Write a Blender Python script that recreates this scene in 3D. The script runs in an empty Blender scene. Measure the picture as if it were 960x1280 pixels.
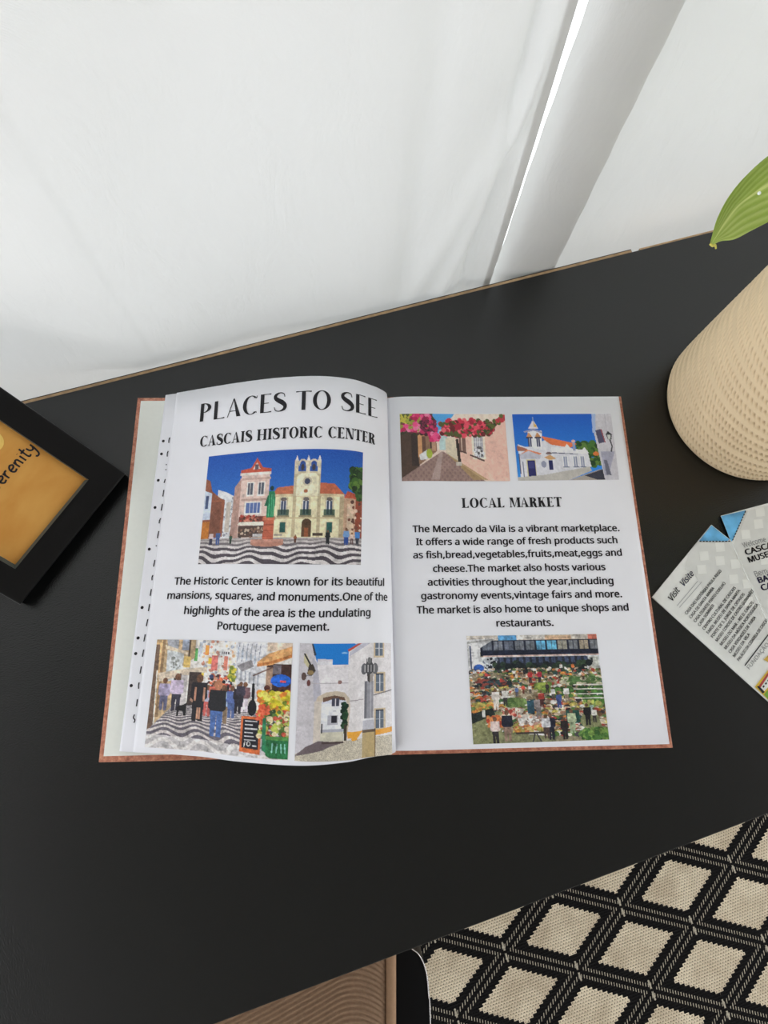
import bpy, bmesh, math, random
import numpy as np
from mathutils import Vector, Matrix

random.seed(7)
rng = np.random.RandomState(7)
S = bpy.context.scene
COL = S.collection

# ------------------------------------------------------------------ camera
# desk frame: x along the far desk edge, y towards the window, z=0 on the desk top
FOC, PITCH, ROLL, CAMH, YAW = 750.0, 0.29203525, 0.11631933, 0.49492615, 0.41402800
def _rx(a): return np.array([[1, 0, 0], [0, math.cos(a), -math.sin(a)], [0, math.sin(a), math.cos(a)]])
def _rz(a): return np.array([[math.cos(a), -math.sin(a), 0], [math.sin(a), math.cos(a), 0], [0, 0, 1]])
RC = _rz(-YAW) @ _rx(PITCH) @ _rz(ROLL)
CP = np.array([0, 0, CAMH])
def ray(px, py):
    return RC @ np.array([(px - 480) / FOC, -(py - 640) / FOC, -1.0])
def at(px, py, z=0.0):
    d = ray(px, py); return CP + d * ((z - CAMH) / d[2])
def at_y(px, py, y):
    d = ray(px, py); return CP + d * (y / d[1])
def at_plane(px, py, o, n):
    d = ray(px, py); return CP + d * (np.dot(n, np.array(o) - CP) / np.dot(n, d))
def proj(P):
    c = RC.T @ (np.array(P) - CP)
    return np.array([480 + FOC * c[0] / -c[2], 640 - FOC * c[1] / -c[2]])
cam = bpy.data.cameras.new('camera'); co = bpy.data.objects.new('camera', cam); COL.objects.link(co)
cam.sensor_fit = 'VERTICAL'; cam.sensor_height = 36.0; cam.lens = FOC / 1280 * 36.0
cam.clip_start = 0.01
M4 = Matrix([list(RC[i]) + [CP[i]] for i in range(3)] + [[0, 0, 0, 1]])
co.matrix_world = M4
S.camera = co

# ------------------------------------------------------------------ world, light, exposure
W = bpy.data.worlds.new('room_daylight'); S.world = W; W.use_nodes = True
bg = W.node_tree.nodes['Background']
bg.inputs[0].default_value = (0.955, 0.97, 1.0, 1); bg.inputs[1].default_value = 2.5
def area(name, loc, rot, sx, sy, power, col=(1, 1, 1)):
    l = bpy.data.lights.new(name, 'AREA'); l.shape = 'RECTANGLE'; l.size = sx; l.size_y = sy
    l.energy = power; l.color = col
    o = bpy.data.objects.new(name, l); o.location = loc; o.rotation_euler = rot; COL.objects.link(o); return o
area('window_daylight', (0.6, 3.0, 1.1), (math.radians(-74), 0, 0), 5.5, 4.0, 12, (0.97, 0.985, 1.0))
S.view_settings.view_transform = 'Standard'; S.view_settings.look = 'None'
S.view_settings.gamma = 1.0; S.view_settings.use_curve_mapping = False
S.view_settings.exposure = 0.2

# ------------------------------------------------------------------ materials
def lin(c):
    c = np.asarray(c, float) / 255.0
    return np.where(c <= 0.04045, c / 12.92, ((c + 0.055) / 1.055) ** 2.4)
def nodes(name):
    m = bpy.data.materials.new(name); m.use_nodes = True
    nt = m.node_tree; return m, nt, nt.nodes, nt.links, nt.nodes['Principled BSDF']
def mat(name, rgb, rough=0.6, spec=0.5, metal=0.0, var=0.0, scale=60.0, bump=0.0, bscale=300.0, coat=0.0):
    m, nt, N, L, b = nodes(name)
    c = list(lin(rgb)) + [1]
    b.inputs['Roughness'].default_value = rough; b.inputs['Specular IOR Level'].default_value = spec
    b.inputs['Metallic'].default_value = metal; b.inputs['Coat Weight'].default_value = coat
    tc = N.new('ShaderNodeTexCoord')
    if var > 0:
        n = N.new('ShaderNodeTexNoise'); n.inputs['Scale'].default_value = scale; n.inputs['Detail'].default_value = 5
        r = N.new('ShaderNodeValToRGB'); r.color_ramp.elements[0].position = .3; r.color_ramp.elements[1].position = .7
        r.color_ramp.elements[0].color = [v * (1 - var) for v in c[:3]] + [1]
        r.color_ramp.elements[1].color = [min(1, v * (1 + var)) for v in c[:3]] + [1]
        L.new(tc.outputs['Object'], n.inputs['Vector']); L.new(n.outputs['Fac'], r.inputs['Fac']); L.new(r.outputs['Color'], b.inputs['Base Color'])
    else:
        b.inputs['Base Color'].default_value = c
    if bump > 0:
        n2 = N.new('ShaderNodeTexNoise'); n2.inputs['Scale'].default_value = bscale; n2.inputs['Detail'].default_value = 4
        bp = N.new('ShaderNodeBump'); bp.inputs['Strength'].default_value = bump; bp.inputs['Distance'].default_value = 0.001
        L.new(tc.outputs['Object'], n2.inputs['Vector']); L.new(n2.outputs['Fac'], bp.inputs['Height']); L.new(bp.outputs['Normal'], b.inputs['Normal'])
    return m

M = {}
M['desk'] = mat('black_desk_laminate', (7, 9, 9), 0.26, 0.6, var=0.12, scale=90, bump=0.25, bscale=900)
M['raw_edge'] = mat('raw_plywood_edge', (176, 146, 112), 0.7, 0.3, var=0.25, scale=120)
M['dark_metal'] = mat('black_metal', (16, 16, 18), 0.35, 0.5)
M['paper'] = mat('white_satin_paper', (242, 243, 249), 0.42, 0.35, var=0.012, scale=40)
M['paper_under'] = mat('white_paper_under', (236, 237, 243), 0.5, 0.3, var=0.012, scale=40)
M['endpaper'] = mat('cream_endpaper', (244, 247, 240), 0.7, 0.25, var=0.012, scale=300)
M['page_edges'] = mat('page_edges', (214, 212, 210), 0.8, 0.2, var=0.08, scale=900)
M['ink'] = mat('black_ink', (34, 33, 38), 0.5, 0.3, var=0.05, scale=300)
M['navy_ink'] = mat('navy_ink', (38, 34, 92), 0.5, 0.3, var=0.05, scale=300)
M['grey_ink'] = mat('grey_ink', (120, 122, 124), 0.6, 0.3, var=0.05, scale=300)
M['light_ink'] = mat('light_ink', (168, 170, 170), 0.6, 0.3, var=0.05, scale=300)
M['frame_black'] = mat('black_painted_moulding', (11, 11, 12), 0.32, 0.32, var=0.1, scale=200, bump=0.1, bscale=700)
M['frame_lip'] = mat('grey_green_inner_lip', (70, 78, 74), 0.4, 0.5, var=0.1, scale=200)
M['disc'] = mat('pale_yellow_print', (233, 196, 105), 0.6, 0.3, var=0.05, scale=80)
M['pot'] = mat('beige_ceramic', (222, 200, 164), 0.62, 0.3, var=0.03, scale=40, bump=0.15, bscale=600)
M['soil'] = mat('dark_soil', (58, 44, 34), 0.95, 0.1, var=0.4, scale=150, bump=1.0, bscale=200)
M['stem'] = mat('pale_green_stem', (150, 172, 84), 0.5, 0.4, var=0.1, scale=80)
M['tip'] = mat('yellow_leaf_tip', (205, 196, 92), 0.5, 0.4, var=0.1, scale=80)
M['drop'] = mat('white_speck', (236, 240, 236), 0.3, 0.5, var=0.03, scale=80)
M['leaflet'] = mat('matt_grey_white_leaflet_paper', (232, 234, 230), 0.7, 0.25, var=0.03, scale=120)
M['leaflet_map'] = mat('grey_map_print', (220, 222, 218), 0.7, 0.25, var=0.03, scale=120)
M['leaflet_block'] = mat('pale_map_block_print', (235, 237, 232), 0.7, 0.25, var=0.02, scale=120)
M['leaflet_blue'] = mat('blue_sky_print', (104, 178, 230), 0.6, 0.3, var=0.35, scale=70)
M['gold'] = mat('gold_print', (205, 170, 82), 0.6, 0.3, var=0.1, scale=100)
M['red'] = mat('red_print', (178, 72, 72), 0.6, 0.3, var=0.1, scale=100)
M['green'] = mat('green_print', (122, 168, 60), 0.6, 0.3, var=0.15, scale=100)
M['yellow'] = mat('yellow_print', (226, 192, 76), 0.6, 0.3, var=0.1, scale=100)
M['corduroy'] = mat('brown_corduroy', (160, 132, 108), 0.9, 0.1, var=0.12, scale=300, bump=0.4, bscale=1200)
M['corduroy_edge'] = mat('tan_piping', (172, 140, 112), 0.9, 0.1, var=0.06, scale=300, bump=0.3, bscale=1200)
M['black_plastic'] = mat('black_plastic', (8, 9, 12), 0.4, 0.2, var=0.1, scale=60)
M['chrome'] = mat('bright_metal', (225, 225, 225), 0.25, 0.5, metal=1.0, var=0.02)
M['floor'] = mat('oak_floor', (150, 122, 92), 0.5, 0.4, var=0.05, scale=8)
M['wall'] = mat('white_wall', (222, 221, 216), 0.85, 0.2, var=0.01, scale=20, bump=0.1, bscale=200)
M['ceiling'] = mat('painted_ceiling', (140, 138, 134), 0.9, 0.1, var=0.01, scale=20)
M['pvc'] = mat('white_window_frame', (232, 232, 230), 0.4, 0.5, var=0.01)
M['rod'] = mat('brushed_rod', (150, 150, 152), 0.35, 0.5, metal=1.0, var=0.03)

def pot_dent_shade(m):
    # shade of each pecked dent, painted into the base colour as a darker tone
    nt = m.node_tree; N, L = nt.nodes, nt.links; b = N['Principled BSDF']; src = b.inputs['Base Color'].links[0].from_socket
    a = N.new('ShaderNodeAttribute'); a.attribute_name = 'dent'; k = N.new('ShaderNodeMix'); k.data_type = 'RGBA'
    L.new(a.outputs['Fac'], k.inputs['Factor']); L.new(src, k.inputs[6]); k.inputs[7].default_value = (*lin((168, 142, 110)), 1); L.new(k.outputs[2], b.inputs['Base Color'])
pot_dent_shade(M['pot'])
def cover_mat():
    m, nt, N, L, b = nodes('copper_marbled_cover')
    tc = N.new('ShaderNodeTexCoord'); n = N.new('ShaderNodeTexNoise'); n.inputs['Scale'].default_value = 260; n.inputs['Detail'].default_value = 8
    n.inputs['Roughness'].default_value = 0.75
    r = N.new('ShaderNodeValToRGB'); cr = r.color_ramp
    cr.elements[0].position = .3; cr.elements[0].color = (*lin((132, 72, 56)), 1)
    cr.elements[1].position = .72; cr.elements[1].color = (*lin((236, 182, 150)), 1)
    e = cr.elements.new(.5); e.color = (*lin((196, 126, 100)), 1)
    L.new(tc.outputs['Object'], n.inputs['Vector']); L.new(n.outputs['Fac'], r.inputs['Fac']); L.new(r.outputs['Color'], b.inputs['Base Color'])
    b.inputs['Roughness'].default_value = 0.4
    return m
M['cover'] = cover_mat()

def wood_mat():
    m, nt, N, L, b = nodes('amber_wood_panel')
    tc = N.new('ShaderNodeTexCoord'); mp = N.new('ShaderNodeMapping'); mp.inputs['Scale'].default_value = (5.0, 9.0, 5.0); mp.inputs['Rotation'].default_value = (0, 0, 0.9)
    n = N.new('ShaderNodeTexNoise'); n.inputs['Scale'].default_value = 4.0; n.inputs['Detail'].default_value = 5; n.inputs['Distortion'].default_value = 0.3
    r = N.new('ShaderNodeValToRGB'); cr = r.color_ramp
    cr.elements[0].position = .25; cr.elements[0].color = (*lin((196, 132, 54)), 1)
    cr.elements[1].position = .75; cr.elements[1].color = (*lin((220, 168, 88)), 1)
    L.new(tc.outputs['Object'], mp.inputs['Vector']); L.new(mp.outputs['Vector'], n.inputs['Vector']); L.new(n.outputs['Fac'], r.inputs['Fac'])
    L.new(r.outputs['Color'], b.inputs['Base Color']); b.inputs['Roughness'].default_value = 0.55
    b.inputs['Specular IOR Level'].default_value = 0.3
    return m
M['amber'] = wood_mat()

def curtain_mat(name, trans, tint):
    m, nt, N, L, b = nodes(name)
    N.remove(b); out = N['Material Output']
    tc = N.new('ShaderNodeTexCoord')
    mp = N.new('ShaderNodeMapping'); mp.inputs['Scale'].default_value = (1, 1, 0.45); mp.inputs['Rotation'].default_value = (0, 0.35, 0)
    n = N.new('ShaderNodeTexNoise'); n.inputs['Scale'].default_value = 26; n.inputs['Detail'].default_value = 5; n.inputs['Roughness'].default_value = 0.6
    n.inputs['Distortion'].default_value = 0.8
    wv = N.new('ShaderNodeTexWave'); wv.inputs['Scale'].default_value = 700; wv.bands_direction = 'Z'; wv.inputs['Distortion'].default_value = 1.5
    ad = N.new('ShaderNodeMath'); ad.operation = 'MULTIPLY_ADD'; ad.inputs[1].default_value = 0.06
    L.new(tc.outputs['Object'], mp.inputs['Vector']); L.new(mp.outputs['Vector'], n.inputs['Vector']); L.new(tc.outputs['Object'], wv.inputs['Vector'])
    L.new(wv.outputs['Fac'], ad.inputs[0]); L.new(n.outputs['Fac'], ad.inputs[2])
    bp = N.new('ShaderNodeBump'); bp.inputs['Strength'].default_value = 0.5; bp.inputs['Distance'].default_value = 0.006
    L.new(ad.outputs[0], bp.inputs['Height'])
    d = N.new('ShaderNodeBsdfDiffuse'); t = N.new('ShaderNodeBsdfTranslucent'); mx = N.new('ShaderNodeMixShader')
    d.inputs['Color'].default_value = (*tint, 1); t.inputs['Color'].default_value = (*tint, 1)
    L.new(bp.outputs['Normal'], d.inputs['Normal']); L.new(bp.outputs['Normal'], t.inputs['Normal'])
    mx.inputs[0].default_value = trans
    L.new(d.outputs[0], mx.inputs[1]); L.new(t.outputs[0], mx.inputs[2]); L.new(mx.outputs[0], out.inputs['Surface'])
    return m
M['curtain'] = curtain_mat('white_voile_curtain', 0.20, (0.775, 0.775, 0.76))

def leaf_mat():
    m, nt, N, L, b = nodes('glossy_green_leaf')
    at_ = N.new('ShaderNodeAttribute'); at_.attribute_name = 'vein'
    tc = N.new('ShaderNodeTexCoord'); n = N.new('ShaderNodeTexNoise'); n.inputs['Scale'].default_value = 45; n.inputs['Detail'].default_value = 4
    ad = N.new('ShaderNodeMath'); ad.operation = 'MULTIPLY_ADD'; ad.inputs[1].default_value = 0.35
    L.new(tc.outputs['Object'], n.inputs['Vector']); L.new(n.outputs['Fac'], ad.inputs[0]); L.new(at_.outputs['Fac'], ad.inputs[2])
    r = N.new('ShaderNodeValToRGB'); cr = r.color_ramp
    cr.elements[0].position = .15; cr.elements[0].color = (*lin((134, 164, 58)), 1)
    cr.elements[1].position = .95; cr.elements[1].color = (*lin((214, 226, 140)), 1)
    e = cr.elements.new(.5); e.color = (*lin((164, 190, 86)), 1)
    L.new(ad.outputs[0], r.inputs['Fac']); L.new(r.outputs['Color'], b.inputs['Base Color'])
    b.inputs['Roughness'].default_value = 0.38
    t = N.new('ShaderNodeBsdfTranslucent'); L.new(r.outputs['Color'], t.inputs['Color'])
    mx = N.new('ShaderNodeMixShader'); mx.inputs[0].default_value = 0.42
    L.new(b.outputs[0], mx.inputs[1]); L.new(t.outputs[0], mx.inputs[2]); L.new(mx.outputs[0], N['Material Output'].inputs['Surface'])
    return m
M['leaf'] = leaf_mat()

def rug_mat():
    m, nt, N, L, b = nodes('woven_lozenge_rug')
    tc = N.new('ShaderNodeTexCoord'); sp = N.new('ShaderNodeSeparateXYZ'); L.new(tc.outputs['Object'], sp.inputs[0])
    def mth(op, a, b_=None, c_=None):
        k = N.new('ShaderNodeMath'); k.operation = op
        for i, v in enumerate((a, b_, c_)):
            if v is None: continue
            if isinstance(v, (int, float)): k.inputs[i].default_value = v
            else: L.new(v, k.inputs[i])
        return k.outputs[0]
    PX, PY = 0.0052, 0.0046            # stitch pitch
    x, y = sp.outputs[0], sp.outputs[1]
    row = mth('FLOOR', mth('DIVIDE', y, PY))
    half = mth('MULTIPLY', mth('MODULO', mth('ABSOLUTE', row), 2.0), 0.5)
    sxr = mth('ADD', mth('DIVIDE', x, PX), half)
    xq = mth('MULTIPLY', mth('SUBTRACT', mth('ADD', mth('FLOOR', sxr), 0.5), half), PX)
    yq = mth('MULTIPLY', mth('ADD', row, 0.5), PY)
    # serrated copy for the band edges, smooth copy for the dashes
    def lat(xx, yy):
        p = mth('DIVIDE', xx, 0.2265); q = mth('DIVIDE', yy, 0.1340)
        a = mth('ADD', p, q); c = mth('SUBTRACT', p, q)
        def d(v): return mth('ABSOLUTE', mth('SUBTRACT', mth('FRACT', mth('ADD', v, 0.5)), 0.5))   # distance to nearest grid line
        return d(a), d(c)
    xm = mth('MULTIPLY', mth('ADD', x, xq), 0.5)
    ym = mth('MULTIPLY', mth('ADD', y, yq), 0.5)
    da, dc = lat(xm, yq)
    dmin = mth('MINIMUM', da, dc)
    beige = mth('GREATER_THAN', dmin, 0.176)
    # dots inside the lozenges
    fx = mth('ABSOLUTE', mth('SUBTRACT', mth('FRACT', sxr), 0.5)); fy = mth('ABSOLUTE', mth('SUBTRACT', mth('FRACT', mth('DIVIDE', y, PY)), 0.5))
    rr = mth('ADD', mth('POWER', mth('MULTIPLY', fx, 1.5), 2.0), mth('POWER', mth('MULTIPLY', fy, 2.2), 2.0))
    dot = mth('LESS_THAN', rr, 0.13)
    # white dashes either side of each band's centre line
    sa, sc_ = lat(x, y)
    smin = mth('MINIMUM', sa, sc_)
    ln = mth('COMPARE', smin, 0.050, 0.023)
    fd = mth('FRACT', mth('ADD', mth('DIVIDE', x, 0.0048), mth('MULTIPLY', mth('DIVIDE', y, 0.0048), -0.25)))
    dash = mth('MULTIPLY', ln, mth('LESS_THAN', fd, 0.28))
    both = mth('LESS_THAN', mth('MAXIMUM', sa, sc_), 0.12)
    p2 = mth('MULTIPLY', mth('DIVIDE', x, 0.2265), 2.0)
    vline = mth('MULTIPLY', both, mth('LESS_THAN', mth('ABSOLUTE', mth('SUBTRACT', mth('FRACT', mth('ADD', p2, 0.5)), 0.5)), 0.014))
    vline = mth('MULTIPLY', vline, mth('GREATER_THAN', mth('MAXIMUM', sa, sc_), 0.02))
    n = N.new('ShaderNodeTexNoise'); n.inputs['Scale'].default_value = 25; n.inputs['Detail'].default_value = 4; L.new(tc.outputs['Object'], n.inputs['Vector'])
    base = N.new('ShaderNodeValToRGB'); base.color_ramp.elements[0].color = (*lin((206, 190, 164)), 1); base.color_ramp.elements[1].color = (*lin((232, 218, 192)), 1)
    base.color_ramp.elements[0].position = .35; base.color_ramp.elements[1].position = .65
    L.new(n.outputs['Fac'], base.inputs['Fac'])
    def mix(f, c1, c2):
        k = N.new('ShaderNodeMix'); k.data_type = 'RGBA'
        L.new(f, k.inputs['Factor'])
        for i, c in ((6, c1), (7, c2)):
            if isinstance(c, tuple): k.inputs[i].default_value = (*lin(c), 1)
            else: L.new(c, k.inputs[i])
        return k.outputs[2]
    inner = mix(dot, base.outputs['Color'], (104, 90, 74))
    band = mix(mth('MAXIMUM', dash, vline), (20, 19, 19), (186, 178, 160))
    L.new(mix(beige, band, inner), b.inputs['Base Color'])
    b.inputs['Roughness'].default_value = 0.9; b.inputs['Specular IOR Level'].default_value = 0.1
    bp = N.new('ShaderNodeBump'); bp.inputs['Strength'].default_value = 0.6; bp.inputs['Distance'].default_value = 0.002
    L.new(rr, bp.inputs['Height']); L.new(bp.outputs['Normal'], b.inputs['Normal'])
    return m
M['rug'] = rug_mat()

def print_mat():
    m, nt, N, L, b = nodes('printed_photograph_ink')
    a = N.new('ShaderNodeVertexColor'); a.layer_name = 'print'
    L.new(a.outputs['Color'], b.inputs['Base Color']); b.inputs['Roughness'].default_value = 0.4; b.inputs['Specular IOR Level'].default_value = 0.35
    return m
M['print'] = print_mat()

# ------------------------------------------------------------------ object helpers
def link(name, me, m=None, parent=None, smooth=False):
    o = bpy.data.objects.new(name, me); COL.objects.link(o)
    if m is not None: me.materials.append(m)
    if parent is not None: o.parent = parent
    if smooth:
        me.polygons.foreach_set('use_smooth', [True] * len(me.polygons)); me.update()
    return o
def thing(name, label, cat, loc=(0, 0, 0), rz=0.0, group=None):
    o = bpy.data.objects.new(name, None); COL.objects.link(o); o.location = loc; o.rotation_euler = (0, 0, rz)
    o.empty_display_size = .05
    o['label'] = label; o['category'] = cat
    if group: o['group'] = group
    return o
def obj(name, verts, faces, m, parent=None, smooth=False):
    me = bpy.data.meshes.new(name); me.from_pydata([tuple(v) for v in verts], [], faces); me.validate(); me.update()
    return link(name, me, m, parent, smooth)
def bmobj(name, bm, m, parent=None, smooth=False):
    bmesh.ops.recalc_face_normals(bm, faces=bm.faces)
    me = bpy.data.meshes.new(name); bm.to_mesh(me); bm.free()
    return link(name, me, m, parent, smooth)
def add_box(bm, x0, x1, y0, y1, z0, z1, bev=0.0):
    r = bmesh.ops.create_cube(bm, size=1.0); vs = r['verts']
    for v in vs:
        v.co = Vector(((x0 + x1) / 2 + v.co.x * (x1 - x0), (y0 + y1) / 2 + v.co.y * (y1 - y0), (z0 + z1) / 2 + v.co.z * (z1 - z0)))
    if bev > 0:
        es = list({e for v in vs for e in v.link_edges})
        bmesh.ops.bevel(bm, geom=es, offset=bev, segments=2, affect='EDGES', profile=0.5)
def box(name, x0, x1, y0, y1, z0, z1, m, parent=None, bev=0.0):
    bm = bmesh.new(); add_box(bm, x0, x1, y0, y1, z0, z1, bev); return bmobj(name, bm, m, parent)
def tube(bm, pts, r, seg=8, cap=True):
    pts = [Vector(p) for p in pts]; rs = r if isinstance(r, (list, tuple)) else [r] * len(pts)
    rings = []
    for i, p in enumerate(pts):
        t = (pts[min(i + 1, len(pts) - 1)] - pts[max(i - 1, 0)]).normalized()
        a = t.cross(Vector((0, 0, 1)));
        if a.length < 1e-3: a = t.cross(Vector((1, 0, 0)))
        a.normalize(); b_ = t.cross(a).normalized()
        rings.append([bm.verts.new(p + (a * math.cos(2 * math.pi * k / seg) + b_ * math.sin(2 * math.pi * k / seg)) * rs[i]) for k in range(seg)])
    for i in range(len(rings) - 1):
        for k in range(seg):
            bm.faces.new((rings[i][k], rings[i][(k + 1) % seg], rings[i + 1][(k + 1) % seg], rings[i + 1][k]))
    if cap:
        bm.faces.new(rings[0]); bm.faces.new(rings[-1])
def grid_obj(name, P, m, parent=None, smooth=True, closed=False):
    """P: (rows, cols, 3) array"""
    P = np.asarray(P, float); r, c = P.shape[:2]
    me = bpy.data.meshes.new(name); me.vertices.add(r * c); me.vertices.foreach_set('co', P.reshape(-1))
    cc = c if closed else c - 1
    i, j = np.meshgrid(np.arange(r - 1), np.arange(cc), indexing='ij'); j2 = (j + 1) % c
    q = np.stack([i * c + j, i * c + j2, (i + 1) * c + j2, (i + 1) * c + j], -1).reshape(-1)
    n = len(q) // 4
    me.loops.add(len(q)); me.loops.foreach_set('vertex_index', q.astype(np.int32))
    me.polygons.add(n); me.polygons.foreach_set('loop_start', np.arange(0, len(q), 4, dtype=np.int32))
    me.update(calc_edges=True); me.validate()
    if smooth: me.polygons.foreach_set('use_smooth', [True] * n)
    return link(name, me, m, parent)

# ------------------------------------------------------------------ setting
def structure(o): o['kind'] = 'structure'; return o
FZ = -0.746
structure(box('floor', -2.3, 3.0, -3.2, 0.62, FZ - 0.05, FZ, M['floor']))
WX0, WX1, WZ1 = -2.1, 2.7, 1.45  # unseen bare glazing beyond the curtains, added to brighten the book and desk
bm = bmesh.new()
add_box(bm, -2.3, WX0, 0.46, 0.62, FZ, 1.85); add_box(bm, WX1, 3.0, 0.46, 0.62, FZ, 1.85); add_box(bm, WX0, WX1, 0.46, 0.62, WZ1, 1.85)
structure(bmobj('wall_back', bm, M['wall']))
structure(box('wall_front', -2.3, 3.0, -3.2, -3.1, FZ, 1.85, M['wall']))
structure(box('ceiling', -2.3, 3.0, -3.2, 0.62, 1.85, 1.90, M['ceiling']))
win = bpy.data.objects.new('window_1', None); COL.objects.link(win); win.location = (WX0, 0.54, FZ); structure(win)
bm = bmesh.new(); ww, hh = WX1 - WX0, WZ1 - FZ
for a, b_, c, d in ((0, .07, 0, hh), (ww - .07, ww, 0, hh), (.07, ww - .07, 0, .07), (.07, ww - .07, hh - .07, hh), (1.05, 1.15, .07, hh - .07)):
    add_box(bm, a, b_, -.03, .03, c, d)
bmobj('window_frame', bm, M['pvc'], win)
def glass_mat():
    m, nt, N, L, b = nodes('window_glass'); N.remove(b)
    t = N.new('ShaderNodeBsdfTransparent'); t.inputs[0].default_value = (.95, .97, .97, 1)
    g = N.new('ShaderNodeBsdfGlossy'); g.inputs['Roughness'].default_value = .02
    mx = N.new('ShaderNodeMixShader'); mx.inputs[0].default_value = 0.05
    L.new(t.outputs[0], mx.inputs[1]); L.new(g.outputs[0], mx.inputs[2]); L.new(mx.outputs[0], N['Material Output'].inputs[0]); return m
M['glass'] = glass_mat()
box('pane', .07, 1.05, -.004, .004, .07, hh - .07, M['glass'], win); box('pane', 1.15, ww - .07, -.004, .004, .07, hh - .07, M['glass'], win)

# ------------------------------------------------------------------ rug
RUGX, RUGY = 0.1125, -0.4995     # a lattice node
rug = box('rug', -1.1 - RUGX, 1.5 - RUGX, -1.5 - RUGY, -0.30 - RUGY, FZ - 0.0, -0.740, M['rug'])
rug.location = (RUGX, RUGY, 0)
rug['label'] = 'black and beige woven rug with lozenge pattern, on the floor below the desk'; rug['category'] = 'rug'

# ------------------------------------------------------------------ desk
DX0, DX1, DY0, DY1 = -0.46, 0.74, -0.178, 0.3275
desk = thing('desk', 'matt black desk with a thin raw wood edge, carrying the open photo book', 'desk', (0, 0, 0))
top = box('desk_top', DX0, DX1, DY0, DY1 - 0.0026, -0.018, 0.0, M['desk'], desk, 0.0006)
NX0, NX1 = 0.3805, 0.3895
bm = bmesh.new(); add_box(bm, DX0, NX0, DY1 - 0.0026, DY1, -0.0178, -0.0002); add_box(bm, NX1, DX1, DY1 - 0.0026, DY1 - .0008, -0.0178, -0.0002)
e = bmobj('edge_strip', bm, M['raw_edge'], desk); e['label'] = 'raw light wood strip with a small chip'
box('black_lip', DX0, NX0, DY1, DY1 + 0.0007, -0.0178, 0.0, M['desk'], desk)
for lx in (DX0 + .06, DX1 - .06):
    for ly in (DY0 + .06, DY1 - .06):
        bm = bmesh.new(); tube(bm, [(lx, ly, FZ), (lx, ly, -0.018)], 0.018, 16); bmobj('leg', bm, M['dark_metal'], desk, True)
# ------------------------------------------------------------------ curtains
def catmull(pts, n):
    pts = np.array(pts, float); out = []
    P = np.vstack([2 * pts[0] - pts[1], pts, 2 * pts[-1] - pts[-2]])
    for i in range(len(pts) - 1):
        a, b_, c, d = P[i:i + 4]
        for k in range(n):
            t = k / n
            out.append(.5 * ((2 * b_) + (-a + c) * t + (2 * a - 5 * b_ + 4 * c - d) * t * t + (-a + 3 * b_ - 3 * c + d) * t ** 3))
    out.append(pts[-1]); return np.array(out)
CZ0, CZ1 = FZ + 0.012, 1.40
def curtain(name, label, fn, xs, group=None):
    t = thing(name, label, 'curtain', (float(xs[0]), 0.36, CZ0), 0, group)
    zs = np.concatenate([np.linspace(CZ0, -0.06, 12)[:-1], np.linspace(-0.06, 0.36, 60), np.linspace(.36, CZ1, 14)[1:]])
    P = np.array([[fn(k / (len(xs) - 1), z) for k in range(len(xs))] for z in zs]) - np.array([xs[0], 0.36, CZ0])
    grid_obj('curtain_fabric', P, M['curtain'], t)
    return t, zs
def gauss(x, c, w): return math.exp(-((x - c) / w) ** 2)
# left curtain: broad soft surface, small pleats close to its right hem
LEFT_X = np.concatenate([np.linspace(-1.0, -0.2, 40), np.linspace(-0.19, 0.25, 130)])
def left_fn(s, z):
    x = LEFT_X[int(round(s * (len(LEFT_X) - 1)))]
    y = 0.352 + 0.010 * math.sin(x * 9 + 0.8) * (x < -.1) + 0.004 * math.sin(x * 24 + 1.7 + z) 
    zz = min(max(z, -.06), .36)
    y += 0.030 * (0.5 - 0.5 * math.tanh((x + 0.14) / 0.05))
    y += 0.006 * gauss(x, 0.142 + 0.03 * zz, 0.014)                     # vertical bright trough
    c1 = 0.118 + 0.42 * zz; y -= 0.007 * gauss(x, c1 + .03, 0.012)      # slanted pleats
    c2 = 0.176 + 0.26 * zz; y -= 0.009 * gauss(x, c2 + .004, 0.007); 
    y += 0.006 * gauss(x, 0.208 + 0.06 * zz, 0.006)
    y += 0.0010 * math.sin(x * 70 + zz * 60) * math.sin(zz * 85 + x * 23)
    hem = 0.2405 + 0.030 * zz - 0.0060 - 0.0068 * (max(zz, 0) / .24) ** 1.4
    if x > 0.20:                                                         # compress the end so that the hem follows the gap
        x = 0.20 + (x - 0.20) / 0.05 * (hem - 0.20)
    y = max(y - 0.012, 0.3298)
    e_ = min(1, max(0, (LEFT_X[int(round(s * (len(LEFT_X) - 1)))] - 0.215) / 0.03)); e_ = e_ * e_ * (3 - 2 * e_); y = y * (1 - e_) + 0.3372 * e_   # the hem hangs straight
    return (x, y, z)
lc, zs = curtain('curtain', 'wide smooth white curtain left of the bright gap, behind the desk', left_fn, LEFT_X, None)
# doubled hem on the left curtain
nl = len(LEFT_X) - 1
hp = [[np.array(left_fn(k / nl, z)) + np.array([0.0, 0.0008, 0.0]) for k in range(nl - 3, nl + 1)] for z in zs]
hp = np.array(hp) - np.array([LEFT_X[0], 0.36, CZ0]); grid_obj('hem', hp, M['curtain'], lc)
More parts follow.
